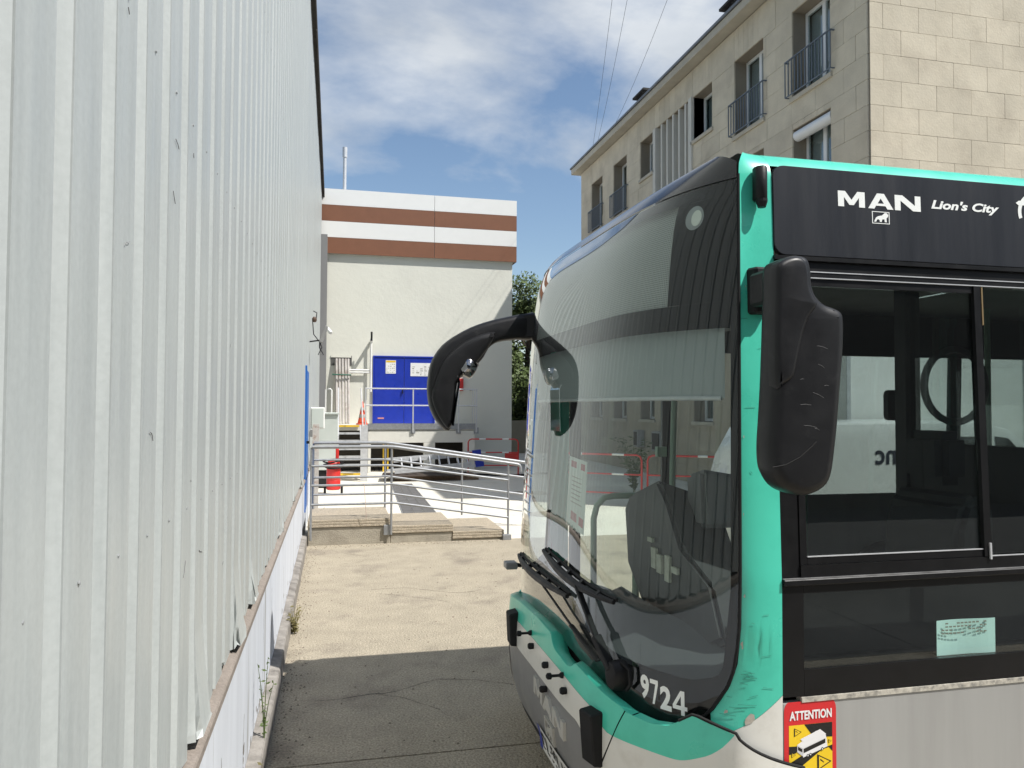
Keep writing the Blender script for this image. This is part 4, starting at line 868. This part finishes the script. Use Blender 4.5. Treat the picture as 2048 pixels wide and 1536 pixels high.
for i in range(8):
    x = rnd.uniform(1.44, 1.565); z = rnd.uniform(1.82, 2.2); a = rnd.uniform(-.5, .2); l = rnd.uniform(.01, .05); scr.tube([(x-cos(a)*l/2, 2.1452, z-sin(a)*l/2), (x, 2.1448, z+.002), (x+cos(a)*l/2, 2.1452, z+sin(a)*l/2)], .0006, 4)
scr.build('scratch', mat('scratch_grey', (.11, .11, .11), .7), nm)['kind'] = 'stuff'
MB().box(1.40, 1.47, 2.25, 2.395, 2.27, 2.385).build('mirror_arm', M_black, bus, bevel=.01); MB().tube([(x, 2.1455, z) for x, z in ((1.335, 1.735), (1.38, 1.742), (1.43, 1.765), (1.475, 1.80), (1.49, 1.815))], .0022, 5).build('crease', M_dark, nm); MB().hexa([(1.43, 2.395, 2.25), (1.488, 2.395, 2.25), (1.488, 2.47, 2.25), (1.41, 2.47, 2.25), (1.43, 2.395, 2.415), (1.488, 2.395, 2.415), (1.488, 2.47, 2.415), (1.41, 2.47, 2.415)]).build('mirror_bracket', M_rubber, bus, bevel=.008)
# far mirror on a swept arm
far = [(1.285, 2.527), (1.217, 2.529), (1.132, 2.513), (1.034, 2.491), (.937, 2.463), (.841, 2.425), (.747, 2.372), (.672, 2.314), (.622, 2.245), (.597, 2.188), (.583, 2.113), (.577, 2.039), (.584, 1.958), (.6, 1.896), (.631, 1.835), (.669, 1.791), (.7, 1.769), (.716, 1.772), (.725, 1.797), (.738, 1.853), (.749, 1.947), (.764, 2.072), (.793, 2.11), (.831, 2.123), (.9, 2.2), (.932, 2.238), (.964, 2.296), (1.009, 2.331), (1.067, 2.349), (1.165, 2.361), (1.285, 2.372)]
fm = inflate(resample(far, 2), 4.85, .075, rp, lambda x, y, z: (x, y, z)).build('mirror', M_mir, bus, smooth=50)
head = [(.60, 2.02), (.605, 1.94), (.64, 1.86), (.69, 1.79), (.715, 1.79), (.728, 1.86), (.74, 1.95), (.755, 2.07), (.79, 2.12), (.87, 2.19), (.95, 2.29), (1.0, 2.38), (.985, 2.40), (.9, 2.38), (.8, 2.335), (.71, 2.26), (.65, 2.18)]
inflate(resample(head, 2), 4.80, .05, rp, lambda x, y, z: (x, y-.0, z)).build('mirror_shell', M_mir, fm, smooth=50)
gl_ = [(.725, 1.80), (.745, 1.95), (.764, 2.075), (.755, 2.11)]
MB().add([p for x, z in gl_ for p in ((x+.006, 4.735, z), (x+.012, 4.93, z))], [(2*i, 2*i+2, 2*i+3, 2*i+1) for i in range(3)]).build('mirror_glass', MATS['mirror_silver'], fm, solid=.004)
rm = MB().lathe([(.02, -.05), (.055, -.045), (.062, -.03), (.062, .03), (.05, .04)], (.0, 0, 0), 22, 'x'); rm.v = [((Matrix.Rotation(radians(32), 4, 'Y') @ Vector(p)) + Vector((.835, 4.79, 2.165)))[:] for p in rm.v]; rm.build('wide_angle_mirror', mat('convex_mirror', (.35, .35, .36), .08, metal=1, var=0), fm, smooth=50)
MB().loops([[(1.15, 4.79, 2.37), (1.15, 4.79, 2.52), (1.15, 4.91, 2.52), (1.15, 4.91, 2.37)], [(1.42, 4.72, 2.36), (1.42, 4.72, 2.54), (1.42, 4.88, 2.54), (1.42, 4.88, 2.36)]]).build('mirror_arm', M_mir, bus, bevel=.012)
# number on the lower band
def onf(v0, v1, z0, z1, off): return lambda u, w_: P_f(v0+(v1-v0)*u, z0+(z1-z0)*w_, off)
for ch_, va, vb, za, zb in (('9', -.917, -.953, .816, .908), ('7', -.957, -.988, .808, .900), ('2', -.995, -1.034, .799, .888), ('4', -1.038, -1.083, .797, .886)):
    f_ = onf(va, vb, za+.012, zb+.010, .0015)
    if ch_ == '7': MB().add([f_(u, w_) for u, w_ in ((0, 1), (1, 1), (1, .82), (.52, 0), (.26, 0), (.68, .82), (0, .82))], [(0, 1, 2, 5, 6), (2, 3, 4, 5)]).build('fleet_number', M_let, bus, recalc=False)
    elif ch_ == '4': MB().add([f_(u, w_) for u, w_ in ((.55, 1), (.82, 1), (.82, .38), (1, .38), (1, .21), (.82, .21), (.82, 0), (.58, 0), (.58, .21), (0, .21), (0, .38), (.58, .38), (.58, .78), (.24, .38))], [(0, 1, 12), (1, 2, 11, 12), (2, 3, 4, 5), (5, 6, 7, 8), (2, 5, 8, 11), (8, 9, 10, 13), (8, 13, 11), (0, 12, 13, 10)]).build('fleet_number', M_let, bus, recalc=False)
    else: text('fleet_number', ch_, M_let, bus, f_, bold=.04)
# letters and plate on the front flap
for pl_, va, vb in ((Mp, -.0, -.155), (Ap, -.16, -.315), (Np, -.32, -.475)):
    zf = lambda v: .535-.09*abs(v)
    MB().prism(pl_, lambda x, y: P_b(va+(vb-va)*x, zf(va+(vb-va)*x)+y*.078, -.010), lambda x, y: P_b(va+(vb-va)*x, zf(va+(vb-va)*x)+y*.078, .008)).build('badge_letter', M_chr, bus)
bf = MB()
for (a0, a1, c0_, c1) in ((0, 1, 0, .08), (0, 1, .92, 1), (0, .08, .08, .92), (.92, 1, .08, .92)):
    q = lambda u, w_, o_: P_b(-.17-.13*u, .40+.085*w_-.01*u, o_); bf.hexa([q(a0, c0_, -.012), q(a1, c0_, -.012), q(a1, c1, -.012), q(a0, c1, -.012), q(a0, c0_, .006), q(a1, c0_, .006), q(a1, c1, .006), q(a0, c1, .006)])
bf.build('badge_frame', M_chr, bus); letter(lion, 0, 1, 0, 1, M_chr, 'badge_emblem', bus, lambda x, y, o_: P_b(-.17-.13*x, .40+.085*y-.01*x, o_), -.012, .004)
pq = lambda u, w_, o_: P_b(.26-.52*u, .365+.11*w_, o_)
pl_o = MB().grid(lambda u, w_: pq(u, w_, .004), 16, 2).build('number_plate', M_white, bus, solid=.006)
pq2 = lambda u, w_, o_: P_b(.02-.52*u, .262+.115*w_, o_)
pl_o.data.clear_geometry(); tmp = MB().grid(lambda u, w_: pq2(u, w_, .004), 16, 2); pl_o.data.from_pydata(tmp.v, [], tmp.f)
MB().grid(lambda u, w_: pq2(u*.09, w_, .0055), 3, 2).build('plate_band', M_blue, pl_o)
text('plate_number', 'DL-501-LE', M_black, pl_o, lambda u, w_: pq2(.12+.8*u, .16+.68*w_, .0065), bold=.02)
# rubber guards and knobs
for vv, zz0, zz1, w_ in ((-.765, .525, .74, .085), (.44, .63, .815, .10)):
    gq_ = lambda v, z, o_: P_b(v, z, o_)
    MB().hexa([gq_(vv-w_/2, zz0, -.01), gq_(vv+w_/2, zz0, -.01), gq_(vv+w_/2, zz0+.005, .035), gq_(vv-w_/2, zz0+.005, .035), gq_(vv-w_/2, zz1, -.01), gq_(vv+w_/2, zz1, -.01), gq_(vv+w_/2, zz1-.012, .05), gq_(vv-w_/2, zz1-.012, .05)]).build('rubber_guard', M_rubber, bus, bevel=.006)
for v, z, long_ in ((.097, .789, 1), (.038, .742, 0), (-.224, .735, 0), (-.444, .762, 1), (-.494, .714, 0), (-.187, .612, 0)):
    x, y, _ = P_b(v, z); r = .014
    MB().lathe([(r, -.005), (r*.9, .01), (r*.45, .018), (r*.45, .05), (r, .055), (r, .07), (r*.5, .076)] if long_ else [(r, -.005), (r*1.15, .02), (r*.8, .028)], (0, 0, 0), 12, 'x').build('rubber_knob', M_rubber, bus, smooth=40).location = (0, 0, 0)
    o = bus.children[-1] if False else [c for c in bus.children if c.name.startswith('rubber_knob')][-1]
    for vt in o.data.vertices: vt.co = Vector((x-vt.co.x, y+vt.co.y, z+vt.co.z))
# wipers
def fpt(v, z, off): return Vector(P_f(v, z, off))
def wiper(pv, pz, ev, ez, b0, b1, k_):
    w_ = MB(); w_.bar(fpt(pv, pz, .05*k_), fpt(pv+(ev-pv)*.33, pz+(ez-pz)*.4, .055*k_), .05*k_, .03*k_); w_.bar(fpt(pv+(ev-pv)*.32, pz+(ez-pz)*.39, .055*k_), fpt(ev, ez, .04), .03*k_, .018*k_)
    a = w_.build('wiper_arm', M_black, bus, bevel=.004)
    bl = MB(); n = 16; P = [fpt(b0[0]+(b1[0]-b0[0])*i/n, b0[1]+(b1[1]-b0[1])*i/n, .007) for i in range(n+1)]; bl.tube(P, .009, 5); bl.build('blade_rubber', M_rubber, a)
    fr2 = MB(); P = [fpt(b0[0]+(b1[0]-b0[0])*i/n, b0[1]+(b1[1]-b0[1])*i/n-.008-.014*sin(pi*i/n), .020+.014*sin(pi*i/n)) for i in range(n+1)]; fr2.tube(P, [.010+.010*sin(pi*i/n) for i in range(n+1)], 6)
    for i in (2, 5, 8, 11, 14): fr2.bar(fpt(b0[0]+(b1[0]-b0[0])*i/n, b0[1]+(b1[1]-b0[1])*i/n, .010), P[i], .024)
    fr2.build('blade_frame', M_black, a, smooth=50)
    return a
wiper(-.823, .905, -.528, 1.165, (.047, 1.215), (-.80, 1.165), .85)
wiper(-.70, .90, .12, 1.075, (.62, 1.085), (-.36, 1.085), .45)
MB().loops([[P_f(-.83+.036*cos(a*pi/8)*k, .885+.06*sin(a*pi/8)*k, o_) for a in range(16)] for k, o_ in ((1, -.002), (1, .03), (.85, .055), (.4, .062))]).build('wiper_pivot', M_black, bus, smooth=40)
MB().tube([P_f(-.85, .94, .02), P_f(-.895, .925, .025), P_f(-.898, .87, .025), P_f(-.87, .84, .02)], .008, 6).build('washer_hose', M_rubber, bus, smooth=60)
# small box on far lower screen corner
MB().box(.99, 1.06, 4.38, 4.46, .97, 1.01).build('sensor_box', M_bgr, bus, bevel=.006); MB().tube([(1.06, 4.42, .99), (1.10, 4.42, .98), (1.13, 4.42, .95)], .012, 6).build('sensor_stalk', M_black, bus)
# ---- warning sticker
def st_pt(x, z, o_): return P_s(1.517+.014+x*.205, .897-.375*(1-z)-0, o_)
M_srd = mat('sticker_red', (.62, .025, .03), .4, var=.04); M_syl = mat('sticker_yellow', (.85, .58, .02), .4, var=.05); M_sbk = mat('sticker_black', (.012, .012, .012), .4); M_swh = mat('sticker_white', (.8, .8, .8), .4, var=.03)
stk_ = MB().prism([((x), z) for x, z in rounded(0, 1, 0, 1, .09)], lambda x, z: st_pt(x, z, -.001), lambda x, z: st_pt(x, z, .0012)).build('warning_sticker', M_srd, bus)
def sp(poly, m, lv, name): return MB().add([st_pt(x, z, .0012+.0005*lv) for x, z in poly], [tuple(range(len(poly)))]).build(name, m, stk_)
sp([(.09, .07), (.92, .07), (.92, .79), (.09, .79)], M_syl, 1, 'sticker_ground')
sp([(.38, .79), (.92, .79), (.92, .655), (.56, .665)], M_sbk, 2, 'sticker_stripe'); sp([(.09, .60), (.30, .595), (.22, .535), (.09, .525)], M_sbk, 2, 'sticker_stripe'); sp([(.09, .445), (.30, .50), (.80, .565), (.92, .58), (.92, .52), (.85, .56), (.72, .545), (.09, .33)], M_sbk, 2, 'sticker_stripe')
sp([(.30, .66), (.36, .63), (.80, .685), (.68, .735)], M_swh, 4, 'sticker_bus_roof'); sp([(.24, .61), (.35, .575), (.35, .50), (.24, .545)], mat('sticker_shade', (.6, .6, .62), .4), 4, 'sticker_bus_end'); sp([(.24, .61), (.35, .575), (.80, .655), (.79, .68), (.66, .725), (.60, .722)], M_swh, 3.6, 'sticker_bus_roof')
sp([(.35, .575), (.80, .655), (.82, .57), (.35, .49)], M_swh, 4.4, 'sticker_bus_side'); sp([(.36, .57), (.78, .645), (.78, .605), (.36, .53)], M_sbk, 5, 'sticker_bus_window'); sp([(.255, .595), (.335, .568), (.335, .54), (.255, .565)], M_sbk, 5, 'sticker_bus_window')
for cx, cz in ((.44, .505), (.49, .513), (.72, .553)): sp([(cx+.024*cos(a*pi/6), cz+.014*sin(a*pi/6)) for a in range(12)], M_sbk, 6, 'sticker_wheel'); sp([(cx+.012*cos(a*pi/6), cz+.007*sin(a*pi/6)) for a in range(12)], M_swh, 6.6, 'sticker_hub')
def wtri(cx, cz, s_):
    o = [(cx-.5*s_, cz+.55*s_*.55), (cx+.6*s_, cz), (cx-.5*s_, cz-.55*s_*.55)]; sp(o, M_sbk, 3, 'sticker_triangle'); i_ = [(cx+(x-cx)*.74, cz+(z-cz)*.74) for x, z in o]; sp(i_, M_syl, 3.5, 'sticker_triangle_inner'); sp([(cx-.30*s_, cz+.08*s_), (cx-.26*s_, cz+.13*s_), (cx+.02*s_, cz+.0*s_), (cx+.0*s_, cz-.03*s_)], M_sbk, 4, 'sticker_mark')
wtri(.25, .725, .13); wtri(.75, .43, .25); wtri(.17, .52, .075); wtri(.87, .615, .06)
text('sticker_word', 'ATTENTION', M_swh, stk_, lambda u, v: st_pt(.10+.81*u, .835+.085*v, .003), bold=.035)
text('sticker_word', 'ANGLES', M_sbk, stk_, lambda u, v: st_pt(.22+.62*u, .215+.095*v, .0045), bold=.035); text('sticker_word', 'MORTS', M_sbk, stk_, lambda u, v: st_pt(.22+.62*u, .10+.09*v, .0045), bold=.035)
# ---- interior
M_int = mat('interior_dark', (.035, .036, .038), .6, var=.15); M_ing = mat('interior_grey', (.16, .165, .165), .7, var=.08); M_pol = mat('handrail_green', (.30, .44, .32), .4, var=.05)
MB().box(1.42, XR, 2.44, 4.86, .30, .36).build('floor', mat('bus_floor', (.10, .10, .105), .8, var=.2, scale=10), bus)
MB().box(1.5, XR, 2.47, 4.83, 2.60, 2.64).build('ceiling', M_ing, bus)
MB().box(XR-.05, XR, 2.42, 4.88, .35, 2.87).build('rear_wall', M_ing, bus)
patch(vspread(1.15, 30), lambda v: .36, lambda v: zclear(v)-.03, 3, lambda v, z, off: (FX(v, z)+.05, YC+v, z)).build('front_lining', M_int, bus, smooth=60)
MB().grid(lambda u, w_: (FX((u*2-1)*1.12, .95)+.05+w_*(.30 if u < .55 else .30-.25*min(1, (u-.55)*4)), YC+(u*2-1)*1.12, .93+.06*w_+(.05*w_ if u < .5 else 0)), 30, 6).build('dashboard_top', mat('dash_grey', (.10, .105, .11), .7, var=.08), bus, smooth=60)
MB().box(1.45, 1.72, 2.52, 3.55, .36, 1.0).build('dashboard', M_int, bus, bevel=.05, seg=2)
# console seen from its back: big angular binnacle with ticket unit
def cpt(x, y, z): return (x, y, z)
bn = MB(); outl = [(3.58, 1.15), (3.62, 1.42), (3.55, 1.50), (3.22, 1.60), (3.12, 1.52), (2.98, 1.34), (2.72, 1.24), (2.62, 1.05), (2.78, .96), (3.30, .92)]
bn.loops([[(1.42+(.06 if k else 0)*0+.0, y, z) for y, z in outl] if k == 0 else [(1.42+.3*k, YC+(y-YC)*(1-.05*k), z-.10*k) for y, z in outl] for k in (0, 1)]); bn.build('instrument_console', mat('console_grey', (.055, .056, .058), .5, var=.1), bus, bevel=.02, seg=2, smooth=40)
for (y0, z0, w_, h) in ((3.20, 1.20, .05, .09), (3.14, 1.19, .05, .08), (3.06, 1.17, .045, .11), (2.98, 1.22, .06, .025), (3.24, 1.31, .05, .02)): MB().box(1.405, 1.418, y0, y0+w_, z0, z0+h).build('paper_label', mat('torn_label', (.5, .5, .42), .8, var=.2, scale=30), bus)
tm = MB().loops([[(1.55, 3.02, 1.40), (1.55, 3.18, 1.40), (1.55, 3.20, 1.62), (1.55, 3.04, 1.66)], [(1.72, 3.02, 1.40), (1.72, 3.18, 1.40), (1.72, 3.20, 1.60), (1.72, 3.04, 1.63)]]).build('ticket_machine', M_ing, bus, bevel=.02, seg=2)
sw = MB().tube([(1.80+.05*cos(a*pi/14)*0+.10*sin(a*pi/14), 2.98+.23*cos(a*pi/14), 1.12+.20*sin(a*pi/14)) for a in range(28)], .016, 8, closed=True); sw.tube([(1.6, 2.98, .95), (1.8, 2.98, 1.12)], .03, 8); sw.tube([(1.80, 2.76, 1.12), (1.80, 3.20, 1.12)], .014, 6); sw.build('steering_wheel', M_black, bus, smooth=50)
st_ = MB(); st_.hexa([(2.15, 2.72, .62), (2.65, 2.72, .62), (2.65, 3.22, .62), (2.15, 3.22, .62), (2.12, 2.72, .82), (2.65, 2.72, .80), (2.65, 3.22, .80), (2.12, 3.22, .82)]).build('seat_cushion', M_int, bus, bevel=.04, seg=2)
bk = [(2.62, .75), (2.56, 1.1), (2.58, 1.4), (2.62, 1.52), (2.70, 1.56), (2.78, 1.5), (2.80, 1.2), (2.80, .75)]
MB().prism(bk, lambda x, z: (x, 2.74, z), lambda x, z: (x, 3.2, z)).build('seat_back', M_int, bus, bevel=.03, seg=2); MB().box(2.60, 2.76, 2.85, 3.1, 1.58, 1.82).build('headrest', M_int, bus, bevel=.04, seg=2); MB().box(2.3, 2.6, 2.85, 3.1, .36, .62).build('seat_post', M_int, bus)
MB().prism(rounded(3.19, 3.40, 1.85, 2.03, .03), lambda x, z: (x, 3.9, z), lambda x, z: (x, 3.94, z)).build('monitor', M_int, bus); MB().tube([(3.295, 3.92, 2.03), (3.295, 3.92, 2.6)], .015, 6).build('monitor_stalk', M_int, bus)
MB().tube([(3.66+.22*cos(a*pi/12), 3.9, 2.06+.22*sin(a*pi/12)) for a in range(24)], .022, 8, closed=True).build('hoop_rail', M_int, bus, smooth=60)
# cab partition behind the driver
MB().box(2.95, 3.0, 2.46, 3.45, .36, 1.75).build('cab_partition', M_int, bus); MB().box(2.96, 2.99, 2.46, 3.45, 1.75, 2.5).build('partition_glass', M_fg, bus)
MB().box(2.93, 3.02, 3.45, 3.53, .36, 2.6).build('partition_post', M_int, bus)
for i, pts in enumerate(([(2.0, 4.32, .5), (2.0, 4.32, 1.2), (2.02, 4.32, 1.9), (2.03, 4.3, 2.6)], [(2.05, 3.62, .5), (2.05, 3.62, 2.6)], [(2.9, 4.3, .4), (2.9, 4.3, 2.6)], [(4.3, 4.3, .4), (4.3, 4.3, 2.6)], [(4.3, 3.0, .4), (4.3, 3.0, 2.6)])): MB().tube(pts, .0185, 10).build('grab_pole', M_pol, bus, smooth=50)
def urail(y, xa, xb, zt, zb): MB().tube([(xa, y, zb), (xa, y, zt-.14), (xa+.02, y, zt-.06), (xa+.07, y, zt-.01), (xa+.13, y, zt), (xb-.13, y, zt), (xb-.07, y, zt-.01), (xb-.02, y, zt-.06), (xb, y, zt-.14), (xb, y, zb)], .02, 10).build('guard_rail', M_pol, bus, smooth=50)
urail(4.55, 1.585, 2.11, 1.365, .40); urail(4.2, 1.72, 2.25, 1.21, .40)
MB().box(1.93, 1.99, 4.36, 4.40, 1.62, 1.68).build('pole_clamp', M_pol, bus)
pnl = MB().box(2.07, 2.16, 3.60, 3.604, 1.42, 1.68).build('rules_panel', mat('panel_blue', (.12, .25, .45), .5), bus); MB().box(2.075, 2.10, 3.597, 3.5995, 1.52, 1.58).build('rules_pictogram', M_yel, pnl)
# far side: doors and windows
def fbox(x0, x1, z0, z1, o0, o1): 
    m_ = lambda z, o: 2*YC-(sideY(z)-o)
    return MB().hexa([(x0, m_(z0, o1), z0), (x1, m_(z0, o1), z0), (x1, m_(z0, o0), z0), (x0, m_(z0, o0), z0), (x0, m_(z1, o1), z1), (x1, m_(z1, o1), z1), (x1, m_(z1, o0), z1), (x0, m_(z1, o0), z1)])
fbox(1.53, XR, 2.30, 2.80, -.03, .003).build('far_header', M_frame, bus)
for xa, xb in ((1.53, 1.60), (2.18, 2.24), (2.80, 2.90)): fbox(xa, xb, .36, 2.299, -.03, 0).build('door_post', M_frame, bus)
for xa, xb in ((1.601, 2.179), (2.241, 2.799)): d_ = fbox(xa, xb, .36, .62, -.03, 0).build('door_panel', M_frame, bus); fbox(xa, xb, .621, 2.299, -.018, -.012).build('door_pane', M_fg, bus)
fbox(2.901, XR, .35, 1.30, -.03, 0).build('far_panel', M_sil, bus)
for k in range(6): xa = 2.901+k*1.7; fbox(xa+1.6, xa+1.7, 1.301, 2.299, -.03, 0).build('far_post', M_frame, bus); fbox(xa, xa+1.599, 1.301, 2.299, -.018, -.012).build('far_pane', M_fd, bus)
for k in range(3):
    x = 3.6+k*.95; b_ = MB().box(x, x+.42, 2.55, 3.4, .75, .86).build('passenger_seat', mat('seat_red', (.28, .02, .03), .8), bus, bevel=.03); MB().box(x+.40, x+.48, 2.55, 3.4, .86, 1.55).build('passenger_backrest', MATS['seat_red'], bus, bevel=.03)
# wheels
for x in (3.9, 10.2):
    for y in (2.62, 4.68):
        w_ = MB().lathe([(.30, -.13), (.46, -.13), (.49, -.09), (.49, .09), (.46, .13), (.30, .13)], (x, y, .49), 28, 'y').build('wheel', M_rubber, bus, smooth=40); MB().lathe([(.1, -.12), (.28, -.10), (.295, .10), (.1, .11)], (x, y, .49), 24, 'y').build('rim', M_steel, w_, smooth=40)
# papers
o = MB().grid(lambda u, v: (2.185+u*.255, sideY(1.0)+.03+.006*sin(u*5), 1.0015+v*.132), 8, 4).build('paper_sheet', mat('paper_green', (.60, .86, .80), .7, var=.03), None, solid=.001); tag(o, 'pale green printed sheet standing inside the lower side glass of the bus', 'paper')
pt = MB(); rn = random.Random(4)
for r in range(4):
    for c in range(12): pt.box(2.20+c*.017, 2.212+c*.017, sideY(1)+.0212, sideY(1)+.0222, 1.085+r*.012, 1.090+r*.012) if rn.random() < .75 else None
pt.build('print', MATS['print_grey'], o)
nq = lambda u, v: P_f(-.18-.25*u, 1.37+.32*v-.012*u, -.02)
nt_ = MB().grid(nq, 6, 6).build('window_notice', mat('notice_green_white', (.62, .68, .62), .7, var=.04), None, solid=.001); tag(nt_, 'white notice with red stripe taped inside the bus windscreen', 'notice')
MB().add([P_f(-.18-.25*u, 1.37+.32*v-.012*u, -.0185) for u, v in ((.12, .86), (.9, .86), (.9, .95), (.12, .95))], [(0, 1, 2, 3)]).build('red_stripe', mat('stripe_red', (.4, .05, .06), .6), nt_); MB().add([P_f(-.18-.25*u, 1.37+.32*v-.012*u, -.0185) for u, v in ((.25, .12), (.95, .08), (.95, .2), (.25, .24))], [(0, 1, 2, 3)]).build('red_stripe', MATS['stripe_red'], nt_)
pt = MB()
for r in range(7): pt.add([P_f(-.18-.25*u, 1.37+.32*v-.012*u, -.0183) for u, v in ((.2, .72-r*.06), (.2+rn.uniform(.3, .65), .72-r*.06), (.8, .735-r*.06), (.2, .735-r*.06))], [(0, 1, 2, 3)])
pt.build('print', MATS['print_grey'], nt_)
# ================================================================= VAN behind the bus
vn = thing('white_van', 'white van with dark lettering parked behind the bus', 'van', (6.6, 9.2, 0))
vp = [(4.55, .35), (4.45, .9), (4.58, 1.35), (4.78, 1.68), (4.95, 1.76), (6.9, 1.78), (7.3, 1.70), (7.95, 1.18), (8.7, 1.02), (8.85, .75), (8.85, .35)]
rings = []
for y, k in ((8.42, .93), (8.36, .985), (8.36, 1), (10.04, 1), (10.04, .985), (9.98, .93)): rings.append([(6.65+(x-6.65)*k, y if k == 1 else y+(0.0), .9+(z-.9)*k) for x, z in vp])
rings = [[(p[0], (8.35, 8.365, 8.42, 9.98, 10.035, 10.05)[i], p[2]) for p in r] for i, r in enumerate(rings)]
MB().loops(rings).build('van_body', mat('van_white', (.74, .74, .72), .3, var=.03, coat=.4), vn, smooth=35)
vm = MATS['van_white']
for x in (5.35, 7.95):
    for y in (8.45, 9.95):
        w_ = MB().lathe([(.2, -.1), (.3, -.1), (.32, -.06), (.32, .06), (.3, .1), (.2, .1)], (x, y, .32), 22, 'y').build('wheel', M_rubber, vn, smooth=40); MB().lathe([(.08, -.105), (.2, -.102), (.2, .102), (.08, .105)], (x, y, .32), 18, 'y').build('rim', M_steel, w_)
for poly in ([(6.55, 1.15), (6.6, 1.62), (7.0, 1.62), (7.1, 1.15)], [(7.15, 1.15), (7.08, 1.62), (7.25, 1.60), (7.75, 1.15)]): MB().prism(poly, lambda x, z: (x, 8.352, z), lambda x, z: (x, 8.342, z)).build('window', M_gblk, vn)
MB().box(4.62, 4.72, 8.325, 8.349, .95, 1.0).build('door_handle', M_black, vn); MB().box(6.4, 6.5, 8.325, 8.349, .98, 1.02).build('door_handle', M_black, vn)
MB().box(4.9, 8.3, 8.335, 8.349, .55, .66).build('side_trim', M_black, vn)
text('van_lettering', 'onc', mat('text_dark', (.03, .035, .05), .5), vn, lambda u, v: (5.98-.42*u, 8.345, 1.33+.15*v), bold=.02)
for x in (5.3, 5.35): pass
MB().box(4.47, 4.49, 8.5, 8.62, .62, .82).build('tail_lamp', M_red, vn)
MB().lathe([(.05, 0), (.06, .02), (.055, .09), (.02, .11)], (4.98, 8.6, 1.77), 14).build('beacon', mat('beacon_orange', (.6, .25, .03), .3), vn, smooth=40)
vn.location = (6.6, 9.2-1.35, 0)
# ---- white box truck standing behind the van
tk = thing('box_truck', 'tall white box truck standing behind the van, seen through the bus windows', 'truck', (7.9, 10, 0))
MB().box(6.7, 9.6, 8.95, 11.1, .95, 2.72).build('cargo_box', M_white, tk, bevel=.03)
for x in (6.7, 9.6): MB().box(x-.03, x+.03, 8.93, 8.948, .96, 2.70).build('corner_trim', M_alu, tk)
MB().box(6.75, 11.4, 9.3, 10.7, .55, .80).build('chassis', M_dark, tk)
MB().prism([(9.75, .6), (9.75, 2.3), (10.6, 2.3), (11.25, 1.5), (11.4, 1.3), (11.4, .6)], lambda x, z: (x, 9.1, z), lambda x, z: (x, 10.95, z)).build('cab', M_white, tk, bevel=.04)
MB().prism([(10.0, 1.45), (10.0, 2.1), (10.5, 2.1), (10.95, 1.45)], lambda x, z: (x, 9.098, z), lambda x, z: (x, 9.09, z)).build('cab_window', M_gblk, tk)
for x in (7.6, 10.5):
    for y in (9.25, 10.8): w_ = MB().lathe([(.25, -.12), (.38, -.12), (.4, -.08), (.4, .08), (.38, .12), (.25, .12)], (x, y, .4), 22, 'y').build('wheel', M_rubber, tk, smooth=40); MB().lathe([(.1, -.125), (.25, -.122), (.25, .122), (.1, .125)], (x, y, .4), 18, 'y').build('rim', M_steel, w_)
# ================================================================= UNSEEN DARK BUILDING ADDED TO DIM SIDE GLASS REFLECTIONS
dp = thing('added_dark_building', 'dark building added unseen behind the viewpoint to dim reflections in bus side glass', 'building', (8, -20, 0))
MB().box(-6, 40, -26, -18, 0, 10.5).build('added_dark_wall', mat('added_wall_grey', (.09, .09, .085), .85, var=.2, scale=.5), dp)
for k in range(9): MB().box(-4+k*4.8, -1+k*4.8, -17.99, -17.95, 0, 4.2).build('added_gate', mat('added_gate_grey', (.05, .052, .055), .6, var=.1), dp)
MB().box(-6.2, 40.2, -26.2, -17.8, 10.51, 10.8).build('added_dark_roof', mat('added_dark_roof', (.05, .05, .05), .8), dp)
# ================================================================= PLANTS
def weed(label, x, y, z, h, n, seed, sp_=.12, leaf=.03, m=None, name='weed'):
    rn = random.Random(seed); t = thing(name, label, 'plant', (x, y, z)); sm = MB(); V = []; F = []
    for i in range(n):
        a = rn.uniform(0, 2*pi); s_ = rn.uniform(.3, 1)*sp_; hh = h*rn.uniform(.6, 1); pts = [Vector((x+cos(a)*s_*q*q, y+sin(a)*s_*q*q, z+hh*q)) for q in (0, .35, .7, 1)]
        sm.tube(pts, [.003, .0025, .002, .001], 4)
        for k in range(14):
            q = rn.uniform(.1, 1); p = Vector((x+cos(a)*s_*q*q, y+sin(a)*s_*q*q, z+hh*q)); d = Vector((rn.gauss(0, 1), rn.gauss(0, 1), rn.gauss(0, .6))).normalized(); e = d.orthogonal().normalized(); l = leaf*rn.uniform(.5, 1.2); j = len(V); V += [p, p+d*l*.5+e*l*.2, p+d*l, p+d*l*.5-e*l*.2]; F.append((j, j+1, j+2, j+3))
    sm.build('stem', m or MATS['leaf_b'], t); MB().add(V, F).build('leaves', m or MATS['leaf_b'], t, recalc=False)
M_dry = mat('dry_leaf', (.14, .12, .045), .7, var=.3)
weed('small dry weed at the foot of the white base wall in sunlight', -.30, 6.75, 0, .22, 10, 1, .13, .04, M_dry)
weed('tall thin weed growing from the shaded kerb joint', -.345, 4.35, .12, .5, 4, 2, .05, .028)
weed('low reddish weed tuft at the kerb nearest the camera', -.315, 3.75, 0, .25, 8, 3, .08, .035, M_dry)
weed('leafy shrub behind the red barriers beside the stone block', 6.6, 16.2, 0, 1.3, 26, 5, .7, .13, name='shrub')
weed('loose shrub behind the far red barrier', 5.2, 17.0, 0, 1.0, 22, 6, .6, .12, name='shrub')
weed('low dry weeds behind the handrail post', -.2, 13.0, 0, .25, 8, 8, .15, .05, M_dry)
